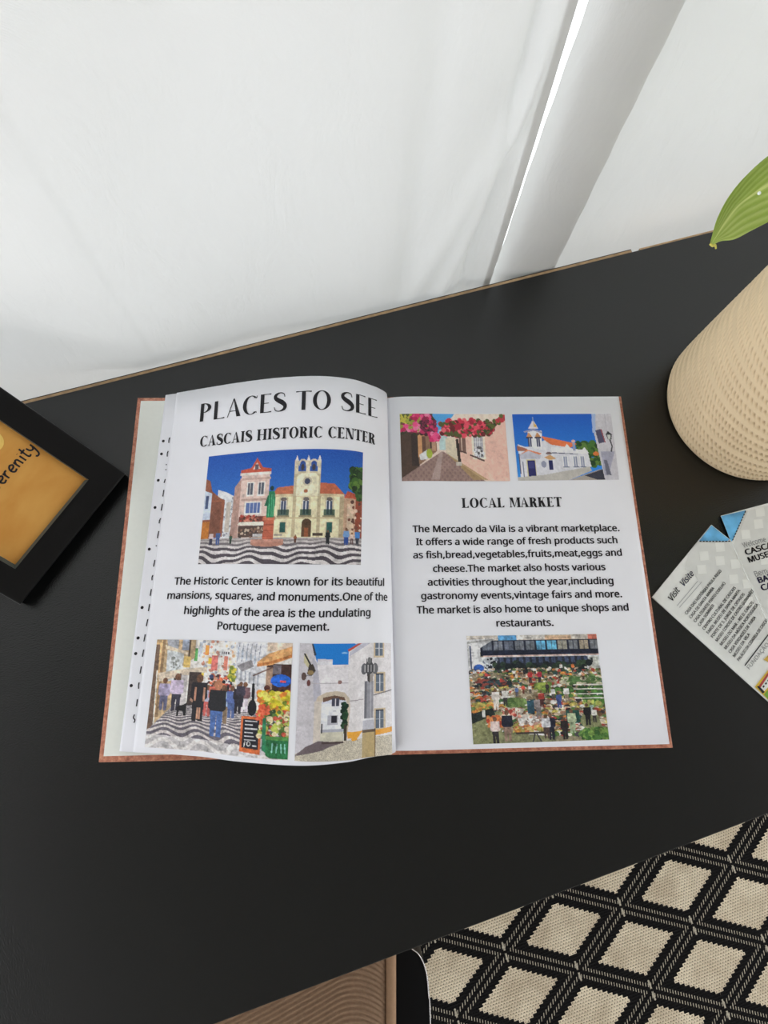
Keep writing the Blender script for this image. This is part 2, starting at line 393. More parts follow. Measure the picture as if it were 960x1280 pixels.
# right curtain: its edge rolls towards the room and doubles back, then runs flat to the right
def right_fn(s, z):
    zz = min(max(z, -.06), .36)
    a = 0.2405 + 0.030 * zz; w = 0.061 + 0.004 * zz; b_ = a + w
    pts = [(a, .352), (a + .012, .343), (a + .030, .338), (a + .044, .336), (b_ - .006, .3365), (b_, .340), (b_ - .006, .3445), (b_ - .025, .349),
           (a + .022, .357), (a + .012, .363), (a + .020, .369), (a + .05, .371), (b_ + .01, .372), (b_ + .12, .370), (b_ + .25, .374), (b_ + .45, .362), (b_ + .65, .378), (1.45, .365)]
    c = right_fn.cache.get(z)
    if c is None: c = right_fn.cache[z] = catmull(pts, 9)
    p = c[int(round(s * (len(c) - 1)))]
    x, y = p; y -= 0.006
    y += 0.0008 * math.sin(x * 60 + zz * 80) * math.sin(zz * 60 - x * 33)
    return (x, y, z)
right_fn.cache = {}
rc, _ = curtain('curtain', 'white curtain right of the bright gap, its edge rolled into a grey double fold', right_fn, np.linspace(.24, 1.4, 17 * 9 + 1), None)
bm = bmesh.new(); tube(bm, [(-1.15, .36, 1.415), (1.65, .36, 1.415)], .012, 16)
for sx in (-1.165, 1.665): bmesh.ops.create_uvsphere(bm, u_segments=16, v_segments=10, radius=.022, matrix=Matrix.Translation((sx, .36, 1.415)))
for sx in (-1.1, 1.6): add_box(bm, sx - .008, sx + .008, .36, .46, 1.405, 1.425)
rod = bmobj('curtain_rod', bm, M['rod'], None, True); rod['label'] = 'brushed metal curtain rod above both white curtains'; rod['category'] = 'curtain rod'

# ------------------------------------------------------------------ print painting
class Canvas:
    def __init__(s, w, h, col):
        s.w, s.h = w, h; s.a = np.zeros((h, w, 3)); s.a[:] = col
        s.X, s.Y = np.meshgrid((np.arange(w) + .5) / w, (np.arange(h) + .5) / h)
    def put(s, m, col, al=1.0):
        s.a[m] = s.a[m] * (1 - al) + np.array(col, float) * al
    def poly(s, pts, col, al=1.0):
        m = np.zeros((s.h, s.w), bool); n = len(pts)
        for i in range(n):
            x0, y0 = pts[i]; x1, y1 = pts[(i + 1) % n]
            if y0 == y1: continue
            c = ((s.Y >= min(y0, y1)) & (s.Y < max(y0, y1))) & (s.X < x0 + (s.Y - y0) * (x1 - x0) / (y1 - y0))
            m ^= c
        s.put(m, col, al); return m
    def rect(s, x0, y0, x1, y1, col, al=1.0): s.put((s.X >= x0) & (s.X < x1) & (s.Y >= y0) & (s.Y < y1), col, al)
    def ell(s, cx, cy, rx, ry, col, al=1.0): s.put(((s.X - cx) / rx) ** 2 + ((s.Y - cy) / ry) ** 2 < 1, col, al)
    def line(s, x0, y0, x1, y1, wd, col, al=1.0):
        asp = s.w / s.h; dx, dy = (x1 - x0) * asp, y1 - y0; L2 = dx * dx + dy * dy + 1e-12
        t = np.clip(((s.X - x0) * asp * dx + (s.Y - y0) * dy) / L2, 0, 1)
        d = np.hypot((s.X - x0) * asp - t * dx, s.Y - y0 - t * dy); s.put(d < wd, col, al)
    def blobs(s, n, box_, r, cols, al=1.0, asp=1.0):
        for _ in range(n):
            x = rng.uniform(box_[0], box_[2]); y = rng.uniform(box_[1], box_[3]); q = rng.uniform(.5, 1.2) * r
            s.ell(x, y, q * s.h / s.w * asp, q, cols[rng.randint(len(cols))], al)
    def noise(s, amt, m=None):
        n = rng.normal(0, amt, (s.h, s.w, 1)) * np.ones(3)
        if m is None: s.a += n
        else: s.a[m] += n[m]
    def detail(s, amt=.16, y0=0.0, sky=None):
        f = np.zeros((s.h, s.w))
        for cell, wt in ((3, 1.0), (6, .9), (14, .7)):
            gh, gw = s.h // cell + 2, s.w // cell + 2; g = rng.normal(0, 1, (gh, gw))
            yy = np.arange(s.h) / cell; xx = np.arange(s.w) / cell; i = yy.astype(int); j = xx.astype(int); fy = (yy - i)[:, None]; fx = (xx - j)[None]
            f += wt * (g[i][:, j] * (1 - fy) * (1 - fx) + g[i + 1][:, j] * fy * (1 - fx) + g[i][:, j + 1] * (1 - fy) * fx + g[i + 1][:, j + 1] * fy * fx)
        m = 1 + amt * f
        if sky is not None:
            blue = (s.a[..., 2] > s.a[..., 0] + sky); m = np.where(blue, 1.0, m)
        s.a *= m[..., None]
    def person(s, x, y, h, top, bot, head=(120, 84, 62), wd=.30):
        asp = s.h / s.w; w = h * wd * asp
        s.poly([(x - w * .42, y - h * .5), (x + w * .42, y - h * .5), (x + w * .36, y), (x + w * .06, y), (x, y - h * .38), (x - w * .08, y), (x - w * .36, y)], bot)
        s.poly([(x - w * .55, y - h * .82), (x + w * .55, y - h * .82), (x + w * .62, y - h * .5), (x + w * .42, y - h * .45), (x - w * .42, y - h * .45), (x - w * .62, y - h * .5)], top)
        s.ell(x, y - h * .91, h * .075 * asp, h * .09, head)

def pic_square():
    c = Canvas(300, 208, (30, 80, 175))
    for i in range(3): pass
    c.a[:] = np.array((28, 84, 178)) + (c.Y[..., None] * np.array((60, 75, 50)))
    # far houses left
    c.poly([(.09, .33), (.15, .36), (.2, .40), (.2, .8), (.1, .8)], (226, 228, 232)); c.blobs(40, (.12, .4, .2, .75), .012, [(180, 185, 195), (150, 150, 160)])
    c.poly([(0, .22), (.03, .24), (.05, .34), (.10, .40), (.14, .43), (.14, .76), (0, .78)], (150, 92, 70))
    c.poly([(0, .33), (.05, .36), (.05, .6), (0, .6)], (205, 216, 235)); c.rect(.01, .38, .03, .5, (70, 84, 120)); c.rect(0, .62, .05, .78, (196, 122, 52)); c.rect(.055, .44, .12, .76, (128, 82, 66))
    c.rect(.155, .45, .185, .72, (200, 190, 180))
    # pink house
    c.poly([(.20, .32), (.24, .24), (.24, .78), (.19, .78)], (188, 152, 140))
    c.rect(.24, .19, .425, .78, (222, 196, 186)); c.poly([(.235, .165), (.30, .15), (.335, .06), (.375, .15), (.43, .165), (.43, .19), (.235, .19)], (196, 88, 66))
    c.poly([(.31, .165), (.335, .10), (.36, .165)], (225, 200, 190)); c.rect(.323, .12, .347, .17, (96, 84, 96))
    c.rect(.23, .19, .43, .215, (236, 224, 214)); c.rect(.235, .24, .43, .26, (204, 172, 160))
    for x in (.285, .355):
        c.rect(x - .005, .28, x + .042, .41, (236, 226, 218)); c.rect(x + .002, .29, x + .034, .395, (88, 92, 104)); c.rect(x + .016, .29, x + .020, .395, (230, 225, 220))
    c.rect(.25, .43, .425, .445, (190, 160, 148)); c.rect(.275, .455, .385, .57, (240, 234, 226)); c.rect(.285, .465, .375, .56, (94, 116, 170))
    for x in (.307, .33, .352): c.rect(x, .465, x + .004, .56, (225, 228, 236))
    c.rect(.245, .585, .42, .64, (120, 66, 58)); c.blobs(60, (.25, .58, .42, .64), .012, [(178, 74, 62), (96, 60, 50), (206, 130, 110)])
    c.poly([(.235, .66), (.25, .635), (.40, .635), (.41, .67)], (236, 230, 216)); c.rect(.245, .67, .41, .77, (84, 66, 60)); c.blobs(30, (.25, .69, .41, .77), .014, [(130, 100, 84), (60, 52, 50), (190, 170, 150)])
    # town hall
    c.rect(.445, .40, .875, .78, (238, 228, 190))
    c.poly([(.44, .41), (.475, .34), (.58, .325), (.58, .41)], (192, 112, 82)); c.poly([(.72, .41), (.72, .30), (.82, .31), (.89, .41)], (196, 108, 80))
    c.rect(.445, .40, .88, .425, (216, 198, 160))
    c.rect(.575, .20, .735, .42, (205, 192, 160)); c.poly([(.59, .42), (.59, .25), (.62, .215), (.70, .215), (.725, .25), (.725, .42)], (244, 236, 204))
    c.ell(.655, .29, .028, .042, (206, 196, 170)); c.ell(.655, .29, .017, .027, (66, 72, 96)); c.ell(.648, .375, .012, .016, (170, 104, 70))
    for x in (.575, .645, .712): c.rect(x, .10, x + .022, .22, (222, 212, 184)); c.poly([(x, .105), (x + .011, .055), (x + .022, .105)], (226, 224, 220))
    for x in (.622, .69):
        c.ell(x, .13, .026, .04, (214, 206, 186)); c.ell(x, .135, .017, .028, (44, 78, 150)); c.rect(x - .017, .135, x + .017, .20, (52, 86, 158)); c.ell(x, .165, .01, .03, (64, 60, 70))
    for x in (.575, .72): c.rect(x, .42, x + .02, .78, (198, 182, 148))
    c.rect(.855, .42, .88, .78, (190, 172, 140)); c.rect(.445, .60, .88, .615, (206, 190, 152))
    for x in (.50, .635, .775):
        c.rect(x - .008, .43, x + .045, .58, (206, 192, 156)); c.rect(x, .455, x + .036, .58, (232, 236, 240)); c.rect(x + .003, .46, x + .016, .575, (70, 82, 108)); c.rect(x + .021, .46, x + .034, .575, (70, 82, 108)); c.ell(x + .018, .445, .018, .018, (110, 100, 100))
        c.rect(x - .016, .535, x + .052, .585, (36, 62, 52), .75); c.rect(x - .02, .585, x + .056, .60, (150, 138, 110))
    for x in (.505, .78): c.rect(x - .006, .64, x + .038, .74, (210, 196, 160)); c.rect(x, .645, x + .032, .73, (44, 92, 88))
    c.rect(.635, .64, .69, .77, (96, 70, 50)); c.ell(.662, .645, .028, .03, (80, 60, 44)); c.rect(.65, .69, .675, .77, (150, 90, 60))
    # right side houses and tree
    c.rect(.88, .42, 1, .78, (196, 160, 134)); c.poly([(.88, .43), (.9, .37), (1, .41), (1, .44)], (190, 90, 66)); c.rect(.955, .44, 1, .78, (150, 74, 54)); c.rect(.90, .48, .94, .74, (214, 190, 164)); c.blobs(30, (.9, .46, 1, .78), .014, [(120, 72, 60), (230, 200, 180), (92, 60, 52)])
    c.blobs(130, (.925, .17, 1.02, .38), .032, [(38, 70, 30), (62, 98, 40), (90, 124, 52), (28, 52, 26)]); c.blobs(30, (.955, .36, 1.01, .44), .02, [(38, 66, 34), (60, 92, 44)])
    # pavement with waves
    m = c.Y > .775
    ph = (c.Y - .76) ** .62 * 42 + 1.5 * np.sin(c.X * 17 + c.Y * 9) * (c.Y - .7) * 3.2 + .5 * np.sin(c.X * 41 + 1)
    v = (np.sin(ph * 2.3) > 0.05)
    c.a[m] = np.where(v[m][:, None], np.array((222, 216, 216)), np.array((82, 76, 84)))
    f = np.clip((.87 - c.Y) / .09, 0, 1)[..., None]; c.a[m] = (c.a * (1 - f * .8) + np.array((178, 170, 168)) * f * .8)[m]
    # statue
    c.poly([(.40, .80), (.405, .60), (.465, .60), (.468, .80)], (188, 100, 76)); c.rect(.398, .59, .47, .625, (206, 124, 96)); c.rect(.33, .79, .53, .83, (202, 150, 132)); c.ell(.43, .83, .10, .02, (190, 136, 118))
    for y in (.66, .71, .76): c.rect(.404, y, .467, y + .006, (150, 76, 58))
    c.poly([(.415, .60), (.418, .44), (.425, .37), (.46, .37), (.467, .44), (.462, .60)], (38, 128, 88)); c.poly([(.40, .50), (.42, .40), (.428, .50)], (30, 104, 76)); c.ell(.442, .345, .012, .022, (26, 60, 54))
    for x in (.428, .444, .455): c.line(x, .40, x + .002, .59, .004, (92, 178, 130))
    # people
    for x, h, t, b in ((.07, .12, (210, 190, 190), (60, 60, 80)), (.115, .13, (70, 96, 150), (60, 90, 150)), (.20, .08, (60, 90, 70), (40, 60, 50)), (.90, .15, (120, 160, 210), (50, 80, 150)), (.97, .14, (70, 130, 200), (60, 60, 70)), (.935, .10, (200, 180, 170), (90, 60, 60)), (.79, .12, (40, 46, 48), (36, 40, 44)), (.60, .07, (150, 90, 60), (90, 60, 50))):
        c.person(x, .80 + h * .25, h, t, b)
    c.rect(.70, .735, .76, .76, (84, 70, 60)); c.rect(.34, .74, .40, .765, (206, 204, 204)); c.rect(.47, .745, .52, .76, (170, 160, 150))
    c.detail(.045, sky=60); c.noise(6); return c

def pic_street():
    c = Canvas(280, 226, (232, 226, 220))
    # background facades
    c.poly([(.28, 0), (.70, 0), (.62, .45), (.36, .45)], (240, 234, 228))
    c.blobs(160, (.33, .0, .68, .42), .014, [(250, 248, 244), (214, 206, 200), (232, 190, 150), (196, 140, 120), (170, 176, 190), (248, 232, 200)])
    for x, y, w, h, col in ((.375, .05, .03, .09, (236, 150, 70)), (.33, .02, .022, .14, (190, 196, 206)), (.295, .08, .025, .12, (92, 160, 90)), (.405, .17, .03, .05, (240, 190, 70)), (.43, .14, .045, .14, (232, 128, 120)), (.52, .13, .03, .14, (226, 140, 120)), (.485, .09, .09, .05, (244, 244, 246)), (.345, .28, .035, .10, (236, 204, 72)), (.57, .22, .03, .08, (226, 214, 120))):
        c.rect(x, y, x + w, y + h, col)
    for x in (.50, .515, .53, .548): c.rect(x, .10, x + .008, .125, (60, 56, 70))
    # right white facades
    c.poly([(.60, 0), (.82, 0), (.82, .5), (.63, .5)], (226, 226, 232))
    for k in range(6):
        x = .63 + k * .03; c.line(x, .02, x - .01, .18, .003, (150, 156, 170)); c.rect(x - .012, .05 + .02 * k, x, .14 + .015 * k, (186, 196, 212)); c.rect(x - .012, .24 + .01 * k, x, .34 + .01 * k, (176, 180, 190))
    c.poly([(.62, .22), (.72, .16), (.74, .22), (.66, .27)], (150, 146, 150))
    # left building
    c.poly([(0, 0), (.30, 0), (.30, .17), (.16, .30), (.16, .74), (0, .82)], (196, 170, 132)); c.rect(.0, 0, .05, .78, (222, 184, 134)); c.rect(.05, 0, .07, .72, (150, 122, 92))
    c.poly([(.08, .0), (.17, 0), (.17, .09), (.09, .06)], (176, 178, 186)); c.rect(.20, .0, .25, .10, (160, 168, 186)); c.rect(.175, 0, .195, .18, (220, 190, 150)); c.rect(.25, 0, .265, .22, (90, 74, 60))
    c.poly([(.09, .10), (.22, .13), (.21, .36), (.10, .40)], (212, 216, 218)); c.blobs(22, (.12, .17, .2, .34), .012, [(130, 134, 130), (160, 164, 160)])
    c.poly([(.07, .05), (.25, .12), (.25, .145), (.08, .09)], (232, 214, 190))
    c.poly([(.04, .32), (.20, .28), (.40, .25), (.40, .30), (.22, .34), (.05, .40)], (216, 200, 180))
    c.rect(.22, .16, .27, .26, (234, 200, 120)); c.rect(.27, .30, .36, .62, (70, 58, 56)); c.rect(.16, .36, .18, .70, (80, 66, 60)); c.rect(.20, .32, .215, .62, (96, 84, 76)); c.rect(.215, .33, .26, .60, (196, 190, 190)); c.rect(.34, .30, .35, .66, (60, 46, 46))
    c.poly([(0, .05), (.03, .05), (.05, .8), (0, .84)], (120, 96, 80)); c.line(.03, .3, .045, .78, .006, (232, 226, 214))
    # ground: waves
    m = (c.Y > .60 + .25 * np.maximum(0, (.18 - c.X)) / .18)
    dep = (c.Y - .5)
    ph = 5.2 / dep + 1.1 * np.sin(c.X * 24 / (.5 + dep * 1.2) + 4 * dep)
    v = np.sin(ph * 2.6) > -.1
    c.a[m] = np.where(v[m][:, None], np.array((104, 98, 108)), np.array((206, 198, 196)))
    m2 = c.Y > .875 + .05 * c.X; c.a[m2] = c.a[m2] * .3 + np.array((236, 232, 230)) * .7
    # crowd
    c.blobs(260, (.42, .32, .60, .56), .016, [(200, 70, 70), (240, 236, 230), (90, 60, 60), (60, 70, 110), (220, 160, 130), (30, 30, 36), (230, 120, 80)])
    c.ell(.585, .29, .022, .07, (198, 200, 80)); c.blobs(40, (.565, .24, .61, .36), .014, [(220, 206, 80), (120, 140, 60)])
    P = ((.10, .66, .30, (170, 160, 190), (110, 110, 140)), (.19, .66, .34, (206, 190, 214), (54, 52, 66)), (.345, .73, .34, (180, 140, 120), (44, 40, 46)), (.42, .69, .28, (170, 170, 190), (196, 96, 90)), (.47, .67, .30, (206, 110, 90), (90, 80, 90)), (.54, .74, .34, (176, 200, 232), (124, 104, 84)), (.60, .68, .28, (90, 110, 170), (80, 100, 150)),
         (.645, .64, .26, (40, 38, 48), (40, 36, 46)), (.69, .62, .26, (120, 90, 96), (220, 210, 220)), (.66, .58, .22, (60, 56, 70), (50, 50, 60)))
    for p in P: c.person(*p)
    c.person(.355, .74, .42, (34, 32, 38), (36, 34, 40), (110, 76, 56)); c.rect(.32, .44, .335, .56, (190, 140, 116)); c.rect(.385, .44, .40, .56, (190, 140, 116)); c.rect(.345, .62, .36, .72, (196, 150, 124)); c.rect(.365, .62, .375, .72, (196, 150, 124))
    c.person(.495, .86, .50, (24, 24, 30), (78, 112, 176), (180, 120, 90), .27)
    c.poly([(.20, .62), (.25, .60), (.27, .58), (.27, .70), (.255, .70), (.25, .66), (.22, .66), (.215, .71), (.205, .71)], (24, 22, 26))
    # sign board
    c.poly([(.675, .655), (.815, .655), (.815, .97), (.675, .955)], (214, 112, 62)); c.poly([(.69, .675), (.80, .675), (.80, .93), (.69, .92)], (38, 38, 48))
    for k in range(6): c.rect(.705, .69 + k * .032, .705 + rng.uniform(.05, .085), .70 + k * .032, (222, 222, 226))
    c.line(.71, .87, .705, .91, .004, (240, 240, 240)); c.ell(.735, .885, .014, .022, (240, 240, 240)); c.ell(.735, .885, .008, .014, (38, 38, 48)); c.rect(.76, .895, .79, .905, (222, 222, 226))
    c.line(.745, .38, .75, .62, .012, (26, 26, 32)); c.ell(.745, .58, .03, .07, (30, 30, 36))
    # restaurant right
    c.rect(.83, 0, 1, .08, (222, 200, 180)); c.rect(.83, .19, 1, .62, (74, 52, 48)); c.rect(.83, .22, .87, .50, (170, 140, 120)); c.rect(.87, .2, .93, .28, (120, 112, 120))
    c.poly([(.76, .18), (.84, .10), (1, .03), (1, .13), (.86, .20), (.77, .22)], (232, 174, 116)); c.poly([(.76, .195), (.86, .165), (1, .10), (1, .125), (.86, .19), (.76, .22)], (200, 128, 74)); c.line(.74, .30, .87, .22, .006, (120, 90, 80))
    c.ell(.93, .335, .068, .055, (44, 108, 216)); c.rect(.86, .345, 1, .36, (34, 84, 180)); c.rect(.925, .33, .965, .35, (226, 90, 90))
    c.blobs(60, (.83, .4, 1, .66), .03, [(170, 60, 50), (90, 50, 44), (60, 44, 44)])
    c.blobs(220, (.79, .44, .99, .62), .024, [(232, 208, 60), (206, 196, 52), (240, 224, 110), (120, 140, 52), (232, 140, 60)]); c.blobs(150, (.80, .60, 1, .82), .02, [(180, 190, 90), (90, 120, 60), (196, 90, 70), (226, 210, 170), (60, 84, 50)]); c.blobs(40, (.78, .55, .86, .68), .018, [(236, 110, 80), (210, 90, 60)])
    c.poly([(.85, .83), (1, .83), (1, .99), (.88, .99), (.85, .97)], (46, 122, 74)); c.rect(.845, .81, 1, .84, (90, 150, 80)); c.poly([(.82, .66), (.845, .66), (.85, .95), (.825, .93)], (50, 130, 92))
    for x in (.895, .925, .95, .975): c.line(x, .87, x - .004 + .008 * (x > .93), .94, .005, (150, 214, 200))
    c.detail(.08); c.noise(7); return c

def pic_arch():
    c = Canvas(220, 250, (228, 224, 226)); c.Y, c.X
    c.poly([(.12, 0), (.56, 0), (.50, .20), (.33, .19), (.18, .17)], (36, 128, 214)); c.poly([(.48, .02), (.62, 0), (.5, .2), (.48, .2)], (36, 128, 214)); c.ell(.45, .085, .03, .008, (140, 190, 236))
    c.poly([(.18, .135), (.33, .14), (.33, .165), (.18, .16)], (206, 204, 212)); c.rect(.18, .155, .33, .19, (222, 220, 226)); c.rect(.18, .19, .50, .60, (230, 226, 230))
    c.poly([(0, 0), (.12, 0), (.16, .12), (.20, .4), (.24, .86), (.0, .96)], (206, 202, 208)); c.poly([(.13, .10), (.18, .18), (.23, .43), (.20, .55), (.16, .5)], (190, 188, 200)); c.poly([(.12, 0), (.135, 0), (.17, .10), (.15, .11)], (60, 66, 78))
    c.poly([(.05, .10), (.07, .09), (.13, .20), (.10, .22), (.05, .17)], (204, 196, 160)); c.line(.055, .095, .125, .20, .007, (44, 44, 52))
    c.poly([(.10, .19), (.14, .18), (.17, .24), (.13, .285), (.085, .27)], (70, 62, 58)); c.ell(.12, .255, .03, .02, (150, 128, 90)); c.ell(.055, .29, .025, .035, (92, 74, 70)); c.ell(.105, .345, .018, .028, (106, 64, 62)); c.rect(.07, .28, .12, .285, (50, 46, 50))
    c.rect(.13, .345, .52, .353, (190, 184, 190)); c.ell(.41, .34, .02, .018, (140, 108, 104)); c.rect(.515, .35, .522, .50, (196, 190, 194))
    # right building
    c.poly([(.49, .07), (.62, 0), (1, 0), (1, .84), (.50, .84)], (226, 222, 224)); c.poly([(.48, .055), (.60, 0), (.64, 0), (.49, .075)], (186, 78, 62)); c.poly([(.50, .08), (.64, .0), (.74, 0), (.50, .115)], (190, 190, 204))
    for x0, y0, x1, y1 in ((.79, -.02, .88, .12), (.80, .28, .89, .44), (.80, .60, .89, .76)):
        c.rect(x0 - .018, y0 - .012, x1 + .022, y1 + .018, (206, 188, 158)); c.rect(x0, y0, x1, y1, (96, 108, 124)); c.rect((x0 + x1) / 2 - .004, y0, (x0 + x1) / 2 + .004, y1, (222, 226, 230)); c.rect(x0, (y0 + y1) / 2, x1, (y0 + y1) / 2 + .006, (190, 196, 204)); c.rect(x0, y0, x1, y0 + .012, (40, 44, 56))
    c.line(.78, .47, 1, .43, .005, (120, 116, 120)); c.line(.52, .505, .66, .50, .004, (170, 162, 166))
    # arch
    c.poly([(.17, .52), (.20, .46), (.28, .425), (.38, .415), (.46, .43), (.51, .48), (.52, .56), (.50, .80), (.46, .84), (.45, .55), (.17, .86)], (204, 190, 172))
    c.poly([(.17, .50), (.25, .50), (.25, .84), (.17, .86)], (214, 204, 194))
    c.ell(.36, .53, .125, .075, (216, 218, 232)); c.rect(.238, .52, .478, .84, (232, 234, 240)); c.poly([(.25, .47), (.36, .452), (.46, .47), (.47, .50), (.36, .48), (.25, .51)], (110, 84, 70))
    c.rect(.335, .475, .41, .545, (70, 72, 90)); c.rect(.368, .48, .376, .545, (230, 230, 236)); c.rect(.30, .62, .40, .70, (180, 180, 190)); c.rect(.335, .625, .39, .685, (40, 40, 50)); c.rect(.35, .58, .38, .59, (190, 190, 200))
    c.blobs(70, (.44, .52, .485, .76), .018, [(34, 66, 44), (50, 86, 56), (24, 48, 36)]); c.rect(.465, .70, .49, .86, (70, 60, 52)); c.rect(.238, .735, .46, .76, (176, 178, 190)); c.rect(.238, .76, .46, .85, (206, 202, 184)); c.rect(.24, .69, .255, .77, (60, 56, 60))
    c.poly([(.495, .765), (.66, .77), (.60, .825), (.50, .82)], (238, 170, 66)); c.poly([(.79, .775), (1, .755), (1, .80), (.79, .82)], (236, 166, 62))
    # cobbles
    m = c.Y > .835 + .11 * np.maximum(0, .22 - c.X) / .22 - .02 * np.maximum(0, c.X - .5)
    c.a[m] = (212, 204, 186); k = m & (rng.rand(c.h, c.w) < .30); c.a[k] = (166, 156, 140)
    c.poly([(.0, .955), (.10, .88), (.22, .83), (.47, .85), (.33, .88), (.26, .91), (.0, .96)], (112, 100, 104))
    c.poly([(.25, .84), (.46, .84), (.46, .855), (.25, .855)], (80, 66, 66)); c.poly([(.53, .825), (.60, .81), (.60, .84), (.55, .845)], (236, 170, 66))
    # pillory column
    c.rect(.655, .76, .80, 1, (188, 166, 120)); c.rect(.655, .76, .80, .79, (104, 88, 72)); c.rect(.79, .78, .80, 1, (110, 90, 70)); c.rect(.66, .67, .785, .765, (196, 196, 206)); c.rect(.66, .67, .785, .685, (226, 226, 232))
    c.rect(.675, .345, .775, .67, (150, 150, 158)); c.rect(.675, .345, .70, .67, (108, 108, 116)); c.rect(.735, .345, .75, .67, (176, 176, 184)); c.poly([(.705, .27), (.775, .27), (.765, .345), (.72, .36)], (160, 154, 150)); c.poly([(.70, .27), (.73, .27), (.73, .36), (.705, .34)], (60, 56, 56))
    c.ell(.665, .235, .035, .05, (92, 92, 98)); c.ell(.79, .235, .033, .05, (104, 104, 108)); c.ell(.725, .225, .05, .06, (70, 70, 74)); c.ell(.725, .16, .022, .03, (110, 110, 112)); c.rect(.69, .145, .70, .20, (60, 60, 62)); c.rect(.745, .14, .755, .2, (60, 60, 62))
    for x in (.67, .705, .74, .775): c.rect(x, .20, x + .012, .265, (168, 168, 170))
    c.detail(.025, sky=40); c.noise(4); return c

def pic_alley():
    c = Canvas(210, 128, (236, 214, 200))
    c.poly([(.28, 0), (.52, 0), (.46, .12), (.40, .25), (.38, .45), (.34, .3)], (84, 168, 230)); c.poly([(.36, .25), (.44, .2), (.44, .55), (.36, .55)], (190, 214, 214))
    c.poly([(0, 0), (.30, 0), (.33, .3), (.34, .56), (.0, .98)], (150, 116, 92)); c.poly([(0, .25), (.16, .26), (.17, .8), (0, .98)], (84, 66, 56)); c.rect(.10, .28, .16, .78, (62, 50, 46)); c.rect(.16, .32, .23, .66, (214, 160, 112)); c.rect(.2, .34, .235, .6, (110, 80, 66)); c.poly([(.17, .62), (.25, .54), (.25, .68), (.18, .70)], (226, 226, 226)); c.ell(.265, .60, .028, .07, (170, 186, 70)); c.rect(.29, .38, .33, .56, (190, 150, 124)); c.rect(.275, .36, .29, .52, (70, 56, 50))
    c.poly([(.42, .38), (.55, .34), (.55, .8), (.46, .66), (.42, .57)], (222, 210, 186)); c.poly([(.5, .14), (1, .0), (1, 1), (.78, .98), (.53, .72)], (240, 196, 178)); c.poly([(.5, .04), (.6, .0), (1, 0), (1, .06), (.5, .22)], (240, 222, 206)); c.poly([(.8, .2), (1, .04), (1, 1), (.82, 1)], (244, 196, 180))
    c.rect(.55, .34, .61, .58, (120, 92, 84)); c.rect(.565, .35, .575, .56, (220, 190, 170)); c.rect(.665, .32, .79, .68, (244, 226, 208)); c.rect(.685, .34, .77, .66, (176, 174, 182))
    for x in (.70, .72, .74): c.rect(x, .34, x + .005, .66, (246, 240, 236))
    for y in (.42, .5, .58): c.rect(.685, y, .77, y + .01, (246, 240, 236))
    c.blobs(25, (.69, .5, .77, .64), .02, [(100, 96, 100), (236, 236, 240)]); c.line(.65, .62, .77, .70, .012, (96, 70, 64)); c.line(.56, .56, .61, .59, .01, (96, 70, 64))
    m = c.Y > np.maximum(.56 + np.abs(c.X - .39) * np.where(c.X < .39, 1.02, 1.15), .57)
    c.a[m] = (158, 130, 122); k = m & ((np.sin(c.Y * 160 * (1.3 - c.Y * .5)) * np.sin(c.X * 130) > .3)); c.a[k] = (144, 117, 111)
    c.poly([(.36, .58), (.39, .58), (.35, .98), (.27, .98)], (186, 164, 158), .8)
    c.poly([(.42, .58), (.47, .64), (.80, .98), (.66, .98)], (176, 146, 96), .7); c.line(.53, .4, .545, .76, .022, (52, 42, 38)); c.rect(.51, .72, .56, .77, (206, 196, 186))
    pk = [(214, 50, 110), (236, 84, 140), (190, 40, 90), (240, 130, 170), (150, 40, 80), (160, 160, 70)]; rd = [(206, 52, 76), (232, 84, 104), (180, 40, 66), (236, 110, 120), (110, 40, 44), (84, 92, 50)]
    c.blobs(90, (.0, .0, .30, .30), .05, [(110, 50, 60), (60, 60, 40)]); c.blobs(160, (.0, .02, .28, .26), .035, pk); c.blobs(40, (.0, .0, .1, .14), .03, [(170, 176, 70), (206, 196, 80), (90, 100, 50)]); c.blobs(90, (.2, .1, .34, .32), .03, [(120, 40, 70), (70, 40, 46), (196, 50, 100)]); c.blobs(50, (.28, .3, .36, .41), .03, pk[:4])
    c.blobs(90, (.42, .14, .86, .32), .045, [(90, 44, 44), (60, 60, 40)])
    for k in range(230):
        x = rng.uniform(.38, .88); y0 = .12 + .16 * abs(x - .62); c.blobs(1, (x, y0 - .04, x, .34 - .1 * abs(x - .6)), .035, rd)
    for k in range(50):
        t = rng.rand(); c.blobs(1, (.78 + .2 * t, .24 - .2 * t - .03, .80 + .2 * t, .26 - .2 * t + .03), .028, [(90, 100, 50), (60, 72, 42), (190, 60, 70)])
    c.detail(.025, sky=40); c.noise(4); return c

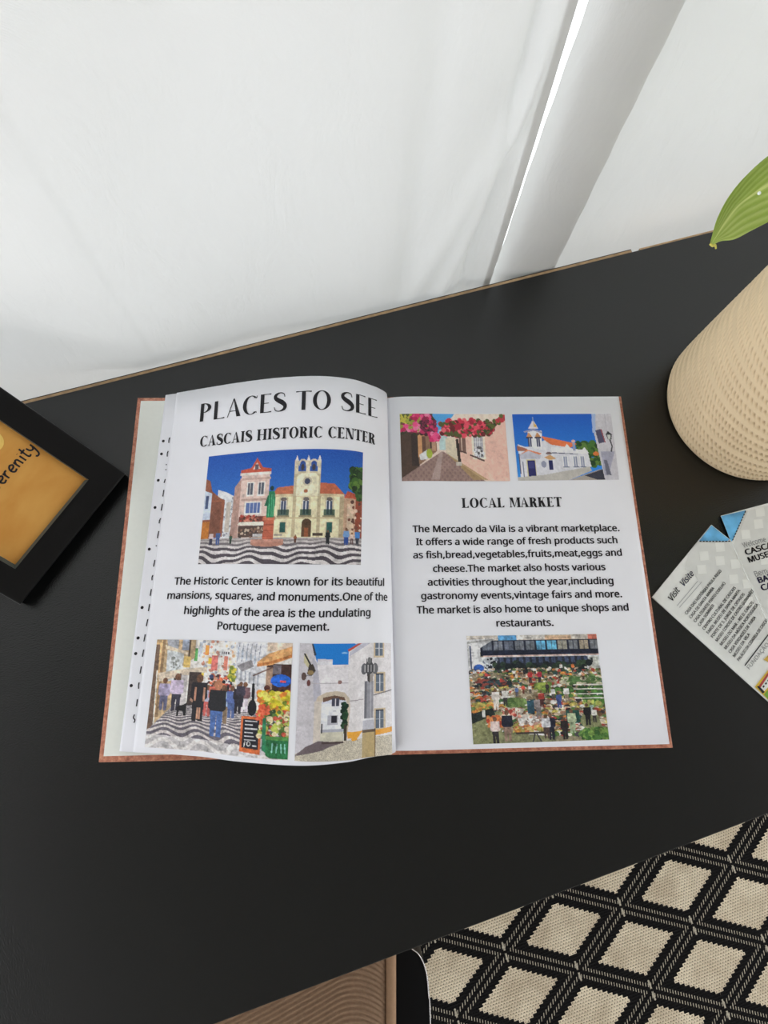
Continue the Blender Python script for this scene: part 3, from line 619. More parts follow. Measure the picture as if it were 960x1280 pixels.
def pic_villa():
    c = Canvas(200, 128, (26, 104, 200)); c.a[:] = np.array((20, 92, 196)) + c.Y[..., None] * np.array((40, 60, 40))
    c.blobs(90, (.62, .45, .83, .80), .045, [(44, 86, 40), (70, 112, 50), (36, 66, 36), (96, 130, 60)]); c.ell(.80, .61, .03, .03, (226, 130, 70))
    c.poly([(.03, .46), (.10, .50), (.2, .50), (.30, .40), (.72, .60), (.74, .80), (.5, .93), (.03, 1)], (224, 224, 232)); c.poly([(.27, .34), (.36, .37), (.62, .46), (.55, .52), (.36, .47), (.30, .40)], (232, 124, 76)); c.poly([(.36, .58), (.62, .60), (.62, .62), (.36, .60)], (90, 96, 124)); c.poly([(.36, .50), (.72, .56), (.72, .62), (.36, .585)], (236, 236, 242)); c.poly([(.47, .55), (.52, .46), (.57, .56)], (240, 240, 246)); c.poly([(.65, .58), (.69, .51), (.73, .60)], (236, 236, 242)); c.rect(.575, .41, .60, .56, (150, 160, 190)); c.ell(.587, .42, .02, .02, (236, 190, 170))
    c.poly([(.14, .26), (.28, .26), (.27, .55), (.15, .50)], (236, 236, 244)); c.poly([(.10, .27), (.20, .22), (.29, .28), (.28, .30), (.20, .255), (.11, .29)], (150, 156, 190)); c.poly([(.15, .225), (.205, .09), (.25, .225)], (226, 222, 230)); c.poly([(.205, .09), (.215, .13), (.235, .21), (.205, .20)], (214, 190, 150)); c.line(.205, .05, .205, .12, .006, (150, 170, 200)); c.ell(.225, .18, .012, .02, (226, 180, 80))
    for x in (.14, .225): c.poly([(x - .02, .36), (x + .01, .28), (x + .045, .36)], (210, 150, 100)); c.rect(x - .005, .37, x + .032, .50, (66, 70, 104)); c.rect(x - .02, .355, x + .045, .375, (50, 52, 76)); c.rect(x + .01, .37, x + .015, .5, (214, 216, 226))
    c.poly([(.02, .48), (.12, .53), (.12, .56), (.02, .56)], (170, 110, 90)); c.poly([(.04, .62), (.12, .54), (.26, .60), (.24, .62), (.14, .57), (.06, .64)], (224, 140, 100)); c.poly([(.04, .62), (.13, .56), (.25, .63), (.24, .68), (.05, .68)], (196, 196, 210))
    c.rect(.10, .69, .19, 1, (214, 206, 160)); c.rect(.11, .70, .185, 1, (44, 44, 104)); c.rect(.12, .72, .175, .82, (66, 68, 130)); c.rect(.06, .72, .07, .98, (120, 124, 150)); c.rect(.03, .60, .04, .9, (90, 90, 110)); c.rect(.32, .70, .36, .84, (40, 44, 96)); c.poly([(.28, .66), (.34, .62), (.40, .68), (.33, .70)], (216, 170, 120)); c.ell(.27, .76, .025, .05, (150, 154, 176)); c.ell(.33, .6, .03, .02, (120, 100, 100))
    for x in (.47, .57, .64): c.rect(x - .008, .64, x + .045, .82, (240, 240, 244)); c.rect(x, .65, x + .036, .80, (150, 158, 184)); c.rect(x + .016, .65, x + .021, .8, (240, 240, 244)); c.rect(x - .012, .80, x + .05, .815, (120, 126, 150))
    c.poly([(.0, .95), (.25, .92), (.72, .80), (.74, .86), (.5, 1), (0, 1)], (196, 192, 186)); c.poly([(.5, 1), (.82, .84), (1, .9), (1, 1)], (176, 168, 160)); c.poly([(.66, .93), (.85, .84), (.9, .86), (.9, .99), (.78, .99)], (60, 62, 76))
    c.poly([(.84, 0), (1, 0), (1, 1), (.86, 1), (.80, .25)], (206, 204, 212)); c.poly([(.80, .0), (.84, 0), (.82, .3), (.79, .3)], (170, 190, 226)); c.poly([(.82, .26), (.87, .24), (.90, .44), (.84, .46)], (80, 78, 104)); c.poly([(.87, .24), (.885, .24), (.91, .44), (.90, .45)], (150, 80, 90)); c.poly([(.85, .58), (.99, .58), (.9, .93), (.86, .93)], (170, 170, 190)); c.poly([(.87, .70), (.90, .70), (.93, .93), (.88, .92)], (110, 112, 130)); c.rect(.93, 0, .935, .3, (180, 178, 190))
    c.poly([(.92, .32), (.945, .27), (.98, .32), (.975, .40), (.935, .40)], (90, 92, 98)); c.poly([(.935, .33), (.965, .33), (.96, .40), (.94, .40)], (206, 208, 204)); c.poly([(.915, .32), (.947, .275), (.985, .325)], (44, 46, 52)); c.line(.955, .40, .97, .50, .01, (50, 52, 58)); c.line(.97, .50, .955, .58, .01, (50, 52, 58))
    c.detail(.02, sky=40); c.noise(3); return c

def pic_market():
    c = Canvas(270, 222, (150, 140, 110))
    c.rect(0, 0, 1, .05, (206, 196, 184)); c.rect(.24, .0, .38, .06, (84, 160, 220)); c.rect(.38, .0, .60, .04, (220, 214, 206)); c.rect(.60, .01, .80, .06, (214, 176, 140)); c.rect(.93, 0, 1, .05, (206, 110, 90))
    c.rect(.10, .05, 1, .20, (34, 40, 62))
    for k in range(11):
        x = .12 + k * .082; c.rect(x, .06, x + .068, .145, [(110, 118, 132), (120, 126, 138), (104, 112, 130), (118, 124, 134), (112, 120, 130), (90, 170, 214), (92, 176, 216), (150, 146, 132), (120, 124, 130), (176, 160, 136), (120, 124, 130)][k]); c.rect(x + .033, .06, x + .037, .145, (60, 66, 84))
    c.rect(.12, .195, 1, .205, (226, 190, 180)); c.rect(.08, .205, 1, .34, (226, 230, 234)); c.rect(.22, .21, .90, .36, (40, 46, 62))
    for x in np.linspace(.24, .88, 14): c.rect(x, .215, x + .03, .27, (70, 84, 116)) ; 
    c.blobs(50, (.12, .22, .22, .34), .016, [(30, 36, 50), (200, 206, 214), (120, 130, 150)]); c.rect(.92, .22, .99, .34, (196, 198, 190)); c.rect(.93, .23, .95, .28, (50, 56, 56))
    c.blobs(60, (.2, .27, .92, .36), .03, [(46, 66, 52), (60, 84, 60), (30, 40, 44)])
    c.poly([(0, .04), (.22, .03), (.10, .12), (.09, .34), (0, .38)], (214, 214, 216)); c.poly([(.02, .08), (.08, .07), (.08, .30), (.02, .32)], (232, 232, 234)); c.line(0, .07, .2, .04, .008, (170, 170, 168)); c.rect(.02, .1, .03, .36, (60, 74, 110)); c.ell(.08, .31, .04, .035, (44, 90, 180))
    # stalls: rows of produce getting larger towards the viewer
    pal = [(196, 70, 56), (226, 140, 60), (92, 130, 60), (60, 100, 56), (226, 214, 190), (240, 236, 230), (120, 86, 60), (70, 66, 74), (206, 190, 90), (44, 80, 84), (170, 120, 90), (50, 46, 52)]
    for r in range(60):
        y = .32 + r / 60 * .62; sz = .010 + .012 * (r / 60)
        p = pal if r % 6 else [(226, 220, 206), (206, 180, 150), (150, 130, 110)]
        c.blobs(34, (0, y, 1, y + .02), sz, p, asp=1.6)
    for x0, y0, x1, y1, cols in ((.62, .50, 1, .60, [(62, 110, 50), (84, 136, 58), (48, 84, 44)]), (.84, .60, 1, .66, [(76, 130, 50), (60, 104, 44)]), (.50, .46, .60, .54, [(150, 170, 70), (110, 140, 60)]), (.34, .52, .5, .6, [(150, 130, 96), (196, 180, 150)]), (.28, .60, .40, .68, [(84, 120, 60), (120, 150, 80)]), (.70, .40, .98, .48, [(110, 140, 80), (80, 120, 64), (206, 200, 170)]), (.05, .42, .3, .48, [(60, 84, 90), (150, 70, 60), (40, 50, 56)])):
        c.blobs(70, (x0, y0, x1, y1), .016, cols, asp=1.8)
    for y in (.485, .525, .57, .61): c.line(.78, y, 1, y + .005, .005, (226, 224, 214))
    # foreground floor and tables
    c.poly([(0, .82), (.12, .74), (.22, .70), (.24, .78), (.2, 1), (0, 1)], (140, 142, 96)); c.poly([(.82, .76), (.93, .74), (.96, .88), (.86, .92), (.80, .84)], (138, 142, 96)); c.poly([(.2, .90), (.45, .93), (.62, .96), (.6, 1), (.2, 1)], (130, 132, 92))
    c.blobs(70, (.02, .64, .16, .72), .018, [(226, 140, 60), (206, 190, 90), (110, 140, 70), (232, 170, 80)], asp=1.5); c.poly([(.0, .73), (.16, .68), (.18, .74), (.0, .82)], (42, 52, 50)); c.rect(.08, .70, .105, .76, (236, 238, 236))
    c.poly([(.10, .83), (.32, .68), (.40, .70), (.36, .76), (.22, .84)], (206, 196, 180)); c.blobs(60, (.12, .76, .22, .84), .018, [(226, 120, 60), (206, 70, 50), (236, 150, 80)]); c.blobs(50, (.22, .69, .36, .77), .015, [(196, 70, 60), (232, 150, 130), (226, 220, 200)])
    c.poly([(.34, .78), (.56, .80), (.58, .92), (.36, .90)], (236, 234, 226)); c.blobs(80, (.32, .83, .56, .90), .018, [(226, 150, 60), (206, 110, 80), (240, 200, 120), (180, 170, 80), (230, 120, 70)], asp=1.5); c.blobs(60, (.36, .77, .56, .84), .013, [(250, 248, 244), (226, 214, 206), (206, 150, 130), (150, 130, 120)], asp=1.6); c.rect(.32, .905, .57, .925, (70, 60, 54)); c.line(.46, .92, .44, .99, .006, (60, 60, 66)); c.line(.47, .92, .50, .99, .006, (60, 60, 66))
    c.blobs(120, (.80, .90, 1, .99), .022, [(80, 130, 56), (56, 100, 46), (120, 160, 70)]); c.rect(.70, .72, .80, .84, (40, 96, 84)); c.blobs(40, (.84, .64, .98, .70), .018, [(190, 200, 90), (130, 160, 80), (206, 190, 110)])
    c.rect(.42, .62, .47, .74, (50, 90, 110)); c.rect(.88, .68, .91, .76, (176, 206, 196))
    for p in ((.19, .70, .20, (232, 222, 214), (226, 216, 206)), (.26, .66, .16, (236, 232, 226), (60, 56, 60)), (.17, 1.0, .24, (232, 206, 200), (50, 46, 50)), (.26, .98, .28, (40, 42, 58), (150, 120, 104)), (.58, .98, .24, (40, 44, 66), (36, 38, 56)), (.545, .97, .22, (226, 226, 232), (90, 70, 66)), (.68, .98, .20, (46, 40, 42), (46, 40, 42)), (.74, .93, .22, (196, 214, 170), (160, 180, 140)), (.86, .86, .20, (34, 34, 38), (40, 38, 42)), (.91, .84, .14, (226, 224, 216), (60, 56, 56)),
              (.66, .70, .15, (70, 90, 160), (60, 76, 140)), (.72, .64, .15, (236, 234, 230), (160, 140, 120)), (.50, .78, .20, (160, 150, 150), (140, 132, 132)), (.53, .68, .15, (206, 70, 60), (90, 50, 50)), (.62, .62, .12, (220, 218, 216), (90, 80, 80)), (.46, .46, .12, (206, 52, 56), (70, 50, 60)), (.53, .46, .12, (196, 40, 70), (60, 50, 60)), (.40, .56, .09, (226, 80, 60), (120, 60, 50)), (.35, .58, .09, (90, 120, 180), (60, 70, 110)), (.45, .56, .09, (236, 232, 226), (90, 80, 80)), (.24, .48, .08, (206, 70, 60), (80, 60, 60)), (.13, .42, .07, (206, 70, 66), (60, 60, 70)), (.58, .56, .10, (60, 50, 56), (50, 46, 50)), (.79, .36, .08, (226, 120, 60), (80, 60, 60)), (.70, .36, .08, (236, 230, 226), (60, 60, 70)), (.42, .40, .08, (40, 40, 46), (40, 40, 46)), (.50, .38, .07, (230, 230, 230), (60, 60, 60)), (.60, .38, .07, (236, 226, 216), (60, 60, 60)), (.86, .44, .08, (220, 150, 110), (90, 70, 60)), (.34, .40, .07, (226, 220, 214), (90, 60, 60))):
        c.person(*p)
    c.detail(.10); c.noise(8); c.a = c.a * .80 + c.a.mean(-1, keepdims=True) * .16; return c

def print_obj(name, cv, parent, surf, quad, lab):
    """flat print: quad = page (u, v) of TL, TR, BR, BL; surf(u, v, lift) -> xyz in the parent's space"""
    h, w = cv.h, cv.w
    fx, fy = np.meshgrid(np.linspace(0, 1, w), np.linspace(0, 1, h))
    q = np.array(quad)
    UV = (q[0] * ((1 - fx) * (1 - fy))[..., None] + q[1] * (fx * (1 - fy))[..., None] + q[2] * (fx * fy)[..., None] + q[3] * ((1 - fx) * fy)[..., None])
    P = surf(UV[..., 0].ravel(), UV[..., 1].ravel(), 0.00022).reshape(h, w, 3)
    o = grid_obj(name, P, M['print'], parent)
    a = o.data.color_attributes.new('print', 'FLOAT_COLOR', 'POINT')
    col = np.ones((h * w, 4)); col[:, :3] = np.clip(lin(np.clip(cv.a.reshape(-1, 3), 2, 255)) * 1.04, 0, 0.9)
    a.data.foreach_set('color', col.ravel())
    o['label'] = lab
    return o

# ------------------------------------------------------------------ lettering
TEXT_FONT = None
try:                                  # a humanist sans that ships with Blender; the built-in font is the fallback
    TEXT_FONT = bpy.data.fonts.load(bpy.utils.system_resource('DATAFILES') + '/fonts/NotoSansHebrew-Regular.woff2')
except Exception:
    TEXT_FONT = None
def font_shape(text, bold=0.0, shear=0.0, res=3):
    """outline of a text in the built-in font -> (verts 2D, faces); size 1 = em"""
    cu = bpy.data.curves.new('lettering', 'FONT'); cu.body = text; cu.size = 1.0; cu.resolution_u = res
    cu.shear = shear; cu.fill_mode = 'FRONT'
    if TEXT_FONT is not None: cu.font = TEXT_FONT
    o = bpy.data.objects.new('lettering', cu); COL.objects.link(o)
    bpy.context.view_layer.update()
    me = bpy.data.meshes.new_from_object(o.evaluated_get(bpy.context.evaluated_depsgraph_get()))
    V = np.array([v.co[:2] for v in me.vertices]).reshape(-1, 2); F = [tuple(p.vertices) for p in me.polygons]
    bpy.data.objects.remove(o); bpy.data.curves.remove(cu); bpy.data.meshes.remove(me)
    if bold > 0:                      # heavier weight: overlapping copies of the outline, all on one plane
        n = len(V); W_, G_ = [V], list(F)
        for k, (dx, dy) in enumerate(((1, 0), (-1, 0), (0, .6), (0, -.6))): W_.append(V + np.array([dx, dy]) * bold); G_ += [tuple(i + n * (k + 1) for i in f) for f in F]
        V, F = np.vstack(W_), G_
    return V, F
_H = font_shape('H'); CAP = _H[0][:, 1].max()

class Gl:
    """high-contrast capitals drawn as polygons, cap height 1"""
    def __init__(s, T, h, serif): s.T, s.h, s.serif = T, h, serif; s.V = []; s.F = []
    def quad(s, a, b, c, d): n = len(s.V); s.V += [a, b, c, d]; s.F.append((n, n + 1, n + 2, n + 3))
    def bar(s, x0, x1, y0, y1): s.quad((x0, y0), (x1, y0), (x1, y1), (x0, y1))
    def foot(s, x0, x1, y): 
        if s.serif:
            e = .09; h = s.h; yy = (0, h) if y == 0 else (1 - h, 1); s.bar(x0 - e, x1 + e, *yy)
            k = .035 if y == 0 else -.035; b_ = h if y == 0 else 1 - h
            s.quad((x0 - e * .4, b_), (x0, b_), (x0, b_ + k * 1.6), (x0, b_ + k * 1.6)); s.quad((x1, b_), (x1 + e * .4, b_), (x1, b_ + k * 1.6), (x1, b_ + k * 1.6))
    def stem(s, x, w=None, y0=0, y1=1, f0=True, f1=True):
        w = w or s.T; s.bar(x, x + w, y0, y1)
        if f0: s.foot(x, x + w, 0)
        if f1: s.foot(x, x + w, 1)
    def arc(s, cx, cy, rx, ry, tx, ty, a0, a1, sh=0.0, n=20):
        P, Q = [], []
        for k in range(n + 1):
            a = math.radians(a0 + (a1 - a0) * k / n)
            P.append((cx + rx * math.cos(a), cy + ry * math.sin(a))); Q.append((cx + sh + (rx - tx) * math.cos(a), cy + (ry - ty) * math.sin(a)))
        for k in range(n): s.quad(P[k], P[k + 1], Q[k + 1], Q[k])
    def stroke(s, pts, ws):
        c = catmull(np.c_[pts, ws], 7); d = np.gradient(c[:, :2], axis=0); d /= np.linalg.norm(d, axis=1)[:, None] + 1e-9
        nrm = np.c_[-d[:, 1], d[:, 0]]; A = c[:, :2] + nrm * c[:, 2:3] / 2; B = c[:, :2] - nrm * c[:, 2:3] / 2
        for k in range(len(c) - 1): s.quad(tuple(A[k]), tuple(A[k + 1]), tuple(B[k + 1]), tuple(B[k]))
def glyph(ch, T, h, serif):
    g = Gl(T, h, serif); hs = T * .28 if serif else max(h, T * .22)
    if ch == 'P': g.stem(.1); g.arc(.1 + T * .8, .73, .50 - T * .2, .27, T, h, -90, 90); g.bar(.1 + T * .5, .1 + T * .9, 1 - h, 1); g.bar(.1 + T * .5, .1 + T * .9, .46, .46 + h); w = .80
    elif ch == 'R':
        g.stem(.1); g.arc(.1 + T * .8, .745, .50 - T * .2, .255, T, h, -90, 90); g.bar(.1 + T * .5, .1 + T * .9, 1 - h, 1); g.bar(.1 + T * .5, .1 + T * .9, .49, .49 + h)
        g.stroke([(.38, .50), (.55, .40), (.60, .2), (.68, .03), (.82, .02)], [T * .7, T * 1.0, T * 1.0, T * .7, h]); w = .86
    elif ch == 'L': g.stem(.1, f1=True); g.bar(.1 + T, .72, 0, h); g.quad((.72, 0), (.72, .22 if serif else .07), (.70, .22 if serif else .07), (.52, h)); w = .78
    elif ch == 'E':
        g.stem(.1); g.bar(.1 + T, .68, 0, h); g.bar(.1 + T, .66, 1 - h, 1); g.bar(.1 + T, .56, .5 - h / 2, .5 + h / 2)
        k = .20 if serif else .06
        g.quad((.70, 0), (.70, k), (.69, k), (.52, h)); g.quad((.67, 1), (.50, 1 - h), (.66, 1 - k), (.67, 1 - k))
        if serif: g.bar(.53, .56, .38, .62)
        w = .76
    elif ch == 'T':
        g.stem(.42 - T / 2, f1=False); g.bar(.02, .82, 1 - h, 1); k = .20 if serif else .06
        g.quad((.02, 1), (.22, 1 - h), (.04, 1 - k), (.02, 1 - k)); g.quad((.82, 1), (.62, 1 - h), (.80, 1 - k), (.82, 1 - k)); w = .84
    elif ch == 'I': g.stem(.12); w = .24 + T
    elif ch == 'H': g.stem(.1); g.stem(.72 - T * .0); g.bar(.1 + T, .72, .5 - h / 2, .5 + h / 2); w = .82 + T
    elif ch == 'N':
        g.stem(.12, hs); g.stem(.76, hs, f0=False); g.quad((.10, 1), (.10 + T * 1.1, 1), (.76 + hs, 0), (.76 + hs - T * .9, 0)); w = .92
    elif ch == 'M':
        g.stem(.12, hs); g.stem(.86, T); g.quad((.12, 1), (.12 + T * 1.1, 1), (.56, .02), (.50, .02)); g.quad((.86 + hs * .2, 1), (.86 + hs, 1), (.55, .02), (.505, .02)); w = 1.12
    elif ch == 'A':
        g.quad((.08, 0), (.08 + hs, 0), (.44, .96), (.40, 1)); g.quad((.40, 1), (.46, 1), (.84, 0), (.84 - T * 1.15, 0)); g.bar(.20, .64, .30, .30 + h)
        if serif: g.bar(0, .24, 0, h); g.bar(.84 - T - .12, .92, 0, h)
        w = .90
    elif ch == 'K':
        g.stem(.1); g.quad((.1 + T, .40), (.1 + T, .46), (.68, 1), (.74, 1)); g.quad((.30, .60), (.30 + T * .9, .72), (.82, 0), (.82 - T * 1.15, 0))
        if serif: g.bar(.56, .84, 1 - h, 1); g.bar(.52, .90, 0, h)
        w = .90
    elif ch == 'O': g.arc(.50, .5, .46, .515, T, h, 0, 360, n=40); w = 1.0
    elif ch == 'C':
        g.arc(.50, .5, .46, .515, T, h, 48, 312, n=30); k = .30 if serif else .10
        g.quad((.82, .98), (.79, .98), (.77, .80), (.82, .98 - k)); g.quad((.82, .05), (.79, .05), (.77, .18), (.82, .05 + k * .5)); w = .90
    elif ch == 'S':
        g.stroke([(.62, .76), (.56, .93), (.36, .985), (.16, .88), (.14, .72), (.30, .58), (.50, .46), (.64, .30), (.60, .12), (.38, .015), (.16, .06), (.08, .24)],
                 [h, h * 1.3, h * 1.6, T * .75, T * .95, T * 1.15, T * 1.2, T * 1.0, T * .75, h * 1.6, h * 1.3, h])
        k = .28 if serif else .05
        if serif: g.bar(.62, .65, .98 - k, .98); g.bar(.06, .09, .02, .02 + k)
        w = .74
    else: w = .42
    return g.V, g.F, w
def display_shape(text, T, h, serif, track=0.04):
    V, F, x = [], [], 0.0
    for ch in text:
        v, f, w = glyph(ch, T, h, serif); n = len(V)
        V += [(a + x, b) for a, b in v]; F += [tuple(i + n for i in q) for q in f]; x += w + track
    return np.array(V), F

def letters(name, shape, cap, surf, uv0, uv1, capm, m, parent, lift=0.0003, fit=True):
    """lay an outline along the straight page line uv0 -> uv1"""
    V, F = shape; V = V.copy()
    x0, x1 = V[:, 0].min(), V[:, 0].max(); uv0, uv1 = np.array(uv0), np.array(uv1)
    d = uv1 - uv0; Ld = np.linalg.norm(d); d /= Ld; n = np.array([-d[1], d[0]])
    sx = Ld / (x1 - x0) if fit else capm / cap
    UV = uv0 + (V[:, :1] - x0) * sx * d + V[:, 1:] * (capm / cap) * n
    P = surf(UV[:, 0], UV[:, 1], lift)
    return obj(name, P, F, m, parent)

# ------------------------------------------------------------------ photo book
BX, BY, BR = 0.04902311, 0.09435686, -0.28200383
book = thing('photo_book', 'open hardcover photo book with copper marbled cover in the middle of the desk', 'book', (BX, BY, 0), BR)
RB = _rz(BR); OB = np.array([BX, BY, 0.0])
def to_book(P): return (np.asarray(P) - OB) @ RB
def from_book(P): return np.asarray(P) @ RB.T + OB
CT = 0.0026
for nm, x0, x1 in (('cover_board', -0.2199, -0.006), ('cover_board', 0.006, 0.2199)):
    box(nm, x0, x1, -0.1515, 0.1515, 0.0, CT, M['cover'], book, 0.0005)
box('spine', -0.0065, 0.0065, -0.1515, 0.1515, 0.0, 0.0018, M['cover'], book, 0.0004)
box('endpaper', -0.2165, -0.001, -0.1472, 0.1482, CT, CT + 0.0003, M['endpaper'], book)
# page surfaces, in book space
TOPP = np.array([(.0035, .1485, .0085), (.0022, .1485, .0163), (-.0040, .1485, .0240), (-.0104, .1485, .0294), (-.0275, .1485, .0406), (-.0541, .1485, .0460), (-.0876, .1485, .0435), (-.1223, .1485, .0355), (-.1587, .1485, .0244), (-.1806, .1485, .0173)])
BOTP = np.array([(.0035, -.1482, .0085), (.0018, -.1490, .0130), (-.0070, -.1498, .0195), (-.0177, -.1508, .0240), (-.0350, -.1529, .0310), (-.0662, -.1540, .0330), (-.1098, -.1510, .0270), (-.1437, -.1473, .0180), (-.1932, -.1443, .0080)])
def resample(pts, n):
    c = catmull(pts, 16); L = np.r_[0, np.cumsum(np.linalg.norm(np.diff(c, axis=0), axis=1))]
    t = np.linspace(0, L[-1], n); return np.stack([np.interp(t, L, c[:, k]) for k in range(3)], 1), L[-1]
NS = 161
TP, TL_ = resample(TOPP, NS); BP, BL_ = resample(BOTP, NS)
PW = (TL_ + BL_) / 2; PH = 0.297
def left_raw(s, t):
    s = np.asarray(s, float); t = np.asarray(t, float)[..., None]; k = np.clip(s, 0, 1) * (NS - 1)
    A = np.stack([np.interp(k, np.arange(NS), TP[:, i]) for i in range(3)], -1); B = np.stack([np.interp(k, np.arange(NS), BP[:, i]) for i in range(3)], -1)
    return B + (A - B) * t
def left_surf(u, v, lift=0.0):
    s = -np.asarray(u, float) / PW; t = np.asarray(v, float) / PH + .5
    e = 1e-3; P = left_raw(s, t)
    if lift:
        du = left_raw(np.clip(s + e, 0, 1), t) - left_raw(np.clip(s - e, 0, 1), t); dv = left_raw(s, t + e) - left_raw(s, t - e)
        n = np.cross(dv, du); n /= np.linalg.norm(n, axis=-1, keepdims=True) + 1e-12; n *= np.sign(n[..., 2:3] + 1e-9)
        P = P + n * lift
    return P
RZ = 0.0086
def right_surf(u, v, lift=0.0):
    u = np.asarray(u, float); v = np.asarray(v, float)
    z = RZ + 0.0012 * np.exp(-((u - .03) / .025) ** 2) - 0.0022 * np.exp(-((u - .003) / .007) ** 2)
    return np.stack([u, v, z + lift], -1)
def inv(surf, px, py, u0):
    q = np.array([u0, 0.0]); tgt = np.array([px, py])
    f = lambda q: proj(from_book(surf(q[0], q[1])))
    for _ in range(12):
        r = f(q) - tgt; e = 1e-5
        J = np.stack([(f(q + [e, 0]) - f(q)) / e, (f(q + [0, e]) - f(q)) / e], 1)
        st = np.linalg.solve(J, -r); st = np.clip(st, -.05, .05); q = q + st
    return q
Lp = lambda px, py: inv(left_surf, px, py, -.1)
Rp = lambda px, py: inv(right_surf, px, py, .1)

def sheet(name, P, m, parent, th=0.00022):
    """closed thin sheet from a (rows, cols, 3) grid"""
    r, c = P.shape[:2]; me_v = np.vstack([P.reshape(-1, 3), (P - np.array([0, 0, th])).reshape(-1, 3)]); n = r * c; F = []
    for i in range(r - 1):
        for j in range(c - 1):
            a = i * c + j; F.append((a, a + 1, a + c + 1, a + c)); F.append((n + a, n + a + c, n + a + c + 1, n + a + 1))
    for j in range(c - 1):
        F.append((j, n + j, n + j + 1, j + 1)); a = (r - 1) * c + j; F.append((a, a + 1, n + a + 1, n + a))
    for i in range(r - 1):
        a = i * c; F.append((a, a + c, n + a + c, n + a)); a = i * c + c - 1; F.append((a, n + a, n + a + c, a + c))
    o = obj(name, me_v, F, m, parent, True); nf = 2 * (r - 1) * (c - 1)
    o.data.polygons.foreach_set('use_smooth', [k < nf for k in range(len(o.data.polygons))]); o.data.update()   # crisp paper edges
    return o
ss, tt = np.meshgrid(np.linspace(0, 1, 90), np.linspace(0, 1, 13))
# page below the turned one, showing a narrow column of bullets
def under_raw(s, t):
    s = np.asarray(s, float); P = left_raw(np.minimum(s, 1), t)
    ext = np.clip(s - 1, 0, 1)[..., None] * PW
    e0 = left_raw(np.ones_like(s), t) - left_raw(np.ones_like(s) * .97, t); e0 /= np.linalg.norm(e0, axis=-1, keepdims=True)
    e0[..., 2] = np.maximum(e0[..., 2], -.26); P = P + e0 * ext
    P[..., 2] -= 0.0007; P[..., 1] += -0.0002
    return P
for k in range(3):
    pages = sheet('page', under_raw(ss * (1.055 - .0006 * k), tt) - np.array([0, 0, .0006 * k]), M['paper_under'], book)
    if k == 0: under = pages
under['label'] = 'page below the top left one, a column of bullets showing'
lp = sheet('left_page', left_raw(ss, tt), M['paper'], book); lp['label'] = 'top left page with three photographs'
# right block and page
bm = bmesh.new(); add_box(bm, .0045, .2142, -.1478, .1478, CT, RZ - .0024, .0002); bmobj('page_block', bm, M['page_edges'], book)
uu, vv = np.meshgrid(np.linspace(.0035, .2146, 70), np.linspace(-.1482, .1482, 5))
rp = sheet('right_page', right_surf(uu, vv), M['paper'], book, 0.0005); rp['label'] = 'right page with three photographs and a market paragraph'

def text_line(text, parent, surf, f, p0, p1, capm, m=None, name='text_line', bold=0.024, lift=.0003):
    return letters(name, font_shape(text, bold), CAP, surf, f(*p0), f(*p1), capm, m or M['ink'], parent, lift)
# left page print
o = letters('heading', display_shape('PLACES TO SEE', .20, .036, False, .01), 1.0, left_surf, Lp(249.8, 527.5), Lp(471.5, 522.7), .0166, M['ink'], lp)
o = letters('subheading', display_shape('CASCAIS HISTORIC CENTER', .25, .055, True, .03), 1.0, left_surf, Lp(249.8, 559), Lp(468.5, 555.5), .0095, M['ink'], lp)
print_obj('printed_photograph', pic_square(), lp, left_surf, [Lp(261.3, 570.8), Lp(453.6, 565.7), Lp(450.9, 706.2), Lp(247.8, 705.4)], 'printed town square with green statue and twin-arched bell gable')
for tx, a, b_ in (('The Historic Center is known for its beautiful', (217.5, 731), (480, 732.5)), ('mansions, squares, and monuments.One of the', (209, 748.7), (484, 751)),
                  ('highlights of the area is the undulating', (230, 767.5), (463, 770)), ('Portuguese pavement.', (271.7, 786.7), (411.5, 788))):
    text_line(tx, lp, left_surf, Lp, a, b_, .0058)
print_obj('printed_photograph', pic_street(), lp, left_surf, [Lp(196.7, 799.5), Lp(366, 804), Lp(359.5, 950.5), Lp(180.8, 934)], 'printed crowded shopping street with wavy paving')
print_obj('printed_photograph', pic_arch(), lp, left_surf, [Lp(375, 804), Lp(488.3, 804), Lp(490, 943), Lp(368.3, 951)], 'printed white archway with a stone pillory column')
# bullets and clipped strokes on the page below
def under_uv(px, py):
    """point of the strip next to the top page's edge"""
    q = np.array([1.02, .5]); tgt = np.array([px, py]); f = lambda q: proj(from_book(under_raw(np.array(q[0]), np.array(q[1]))))
    for _ in range(14):
        r = f(q) - tgt; e = 1e-5; J = np.stack([(f(q + [e, 0]) - f(q)) / e, (f(q + [0, e]) - f(q)) / e], 1); q = q + np.clip(np.linalg.solve(J, -r), -.2, .2)
    return under_raw(np.array(q[0]), np.array(q[1])) + np.array([0, 0, .0003])
for (x, y) in ((204.3, 551.5), (202, 567.6), (198, 600.5), (194, 634.5), (186.8, 686.5), (177.8, 759.5), (172.8, 797.5), (169.8, 817), (164.2, 857)):
    c0 = under_uv(x, y); n = 14; r = .00125
    obj('bullet', [c0] + [c0 + np.array([r * math.cos(2 * math.pi * k / n), r * math.sin(2 * math.pi * k / n), 0]) for k in range(n)], [(0, 1 + k, 1 + (k + 1) % n) for k in range(n)], M['ink'], under)
def dashmark(pts, w=.0008):
    if len(pts) == 3: a_, b_, c_ = pts; pts = [a_, ((a_[0] + c_[0]) / 2 - .7, b_[1]), (c_[0] - .5, c_[1])]
    g = Gl(.1, .1, False); P3 = [under_uv(*p) for p in pts]; z = [p[2] for p in P3]
    g.stroke([(p[0], p[1]) for p in P3], [w] * len(P3)); zz = float(max(z)) + .0001
    obj('clipped_letter', [(a, b, zz) for a, b in g.V], g.F, M['ink'], under)
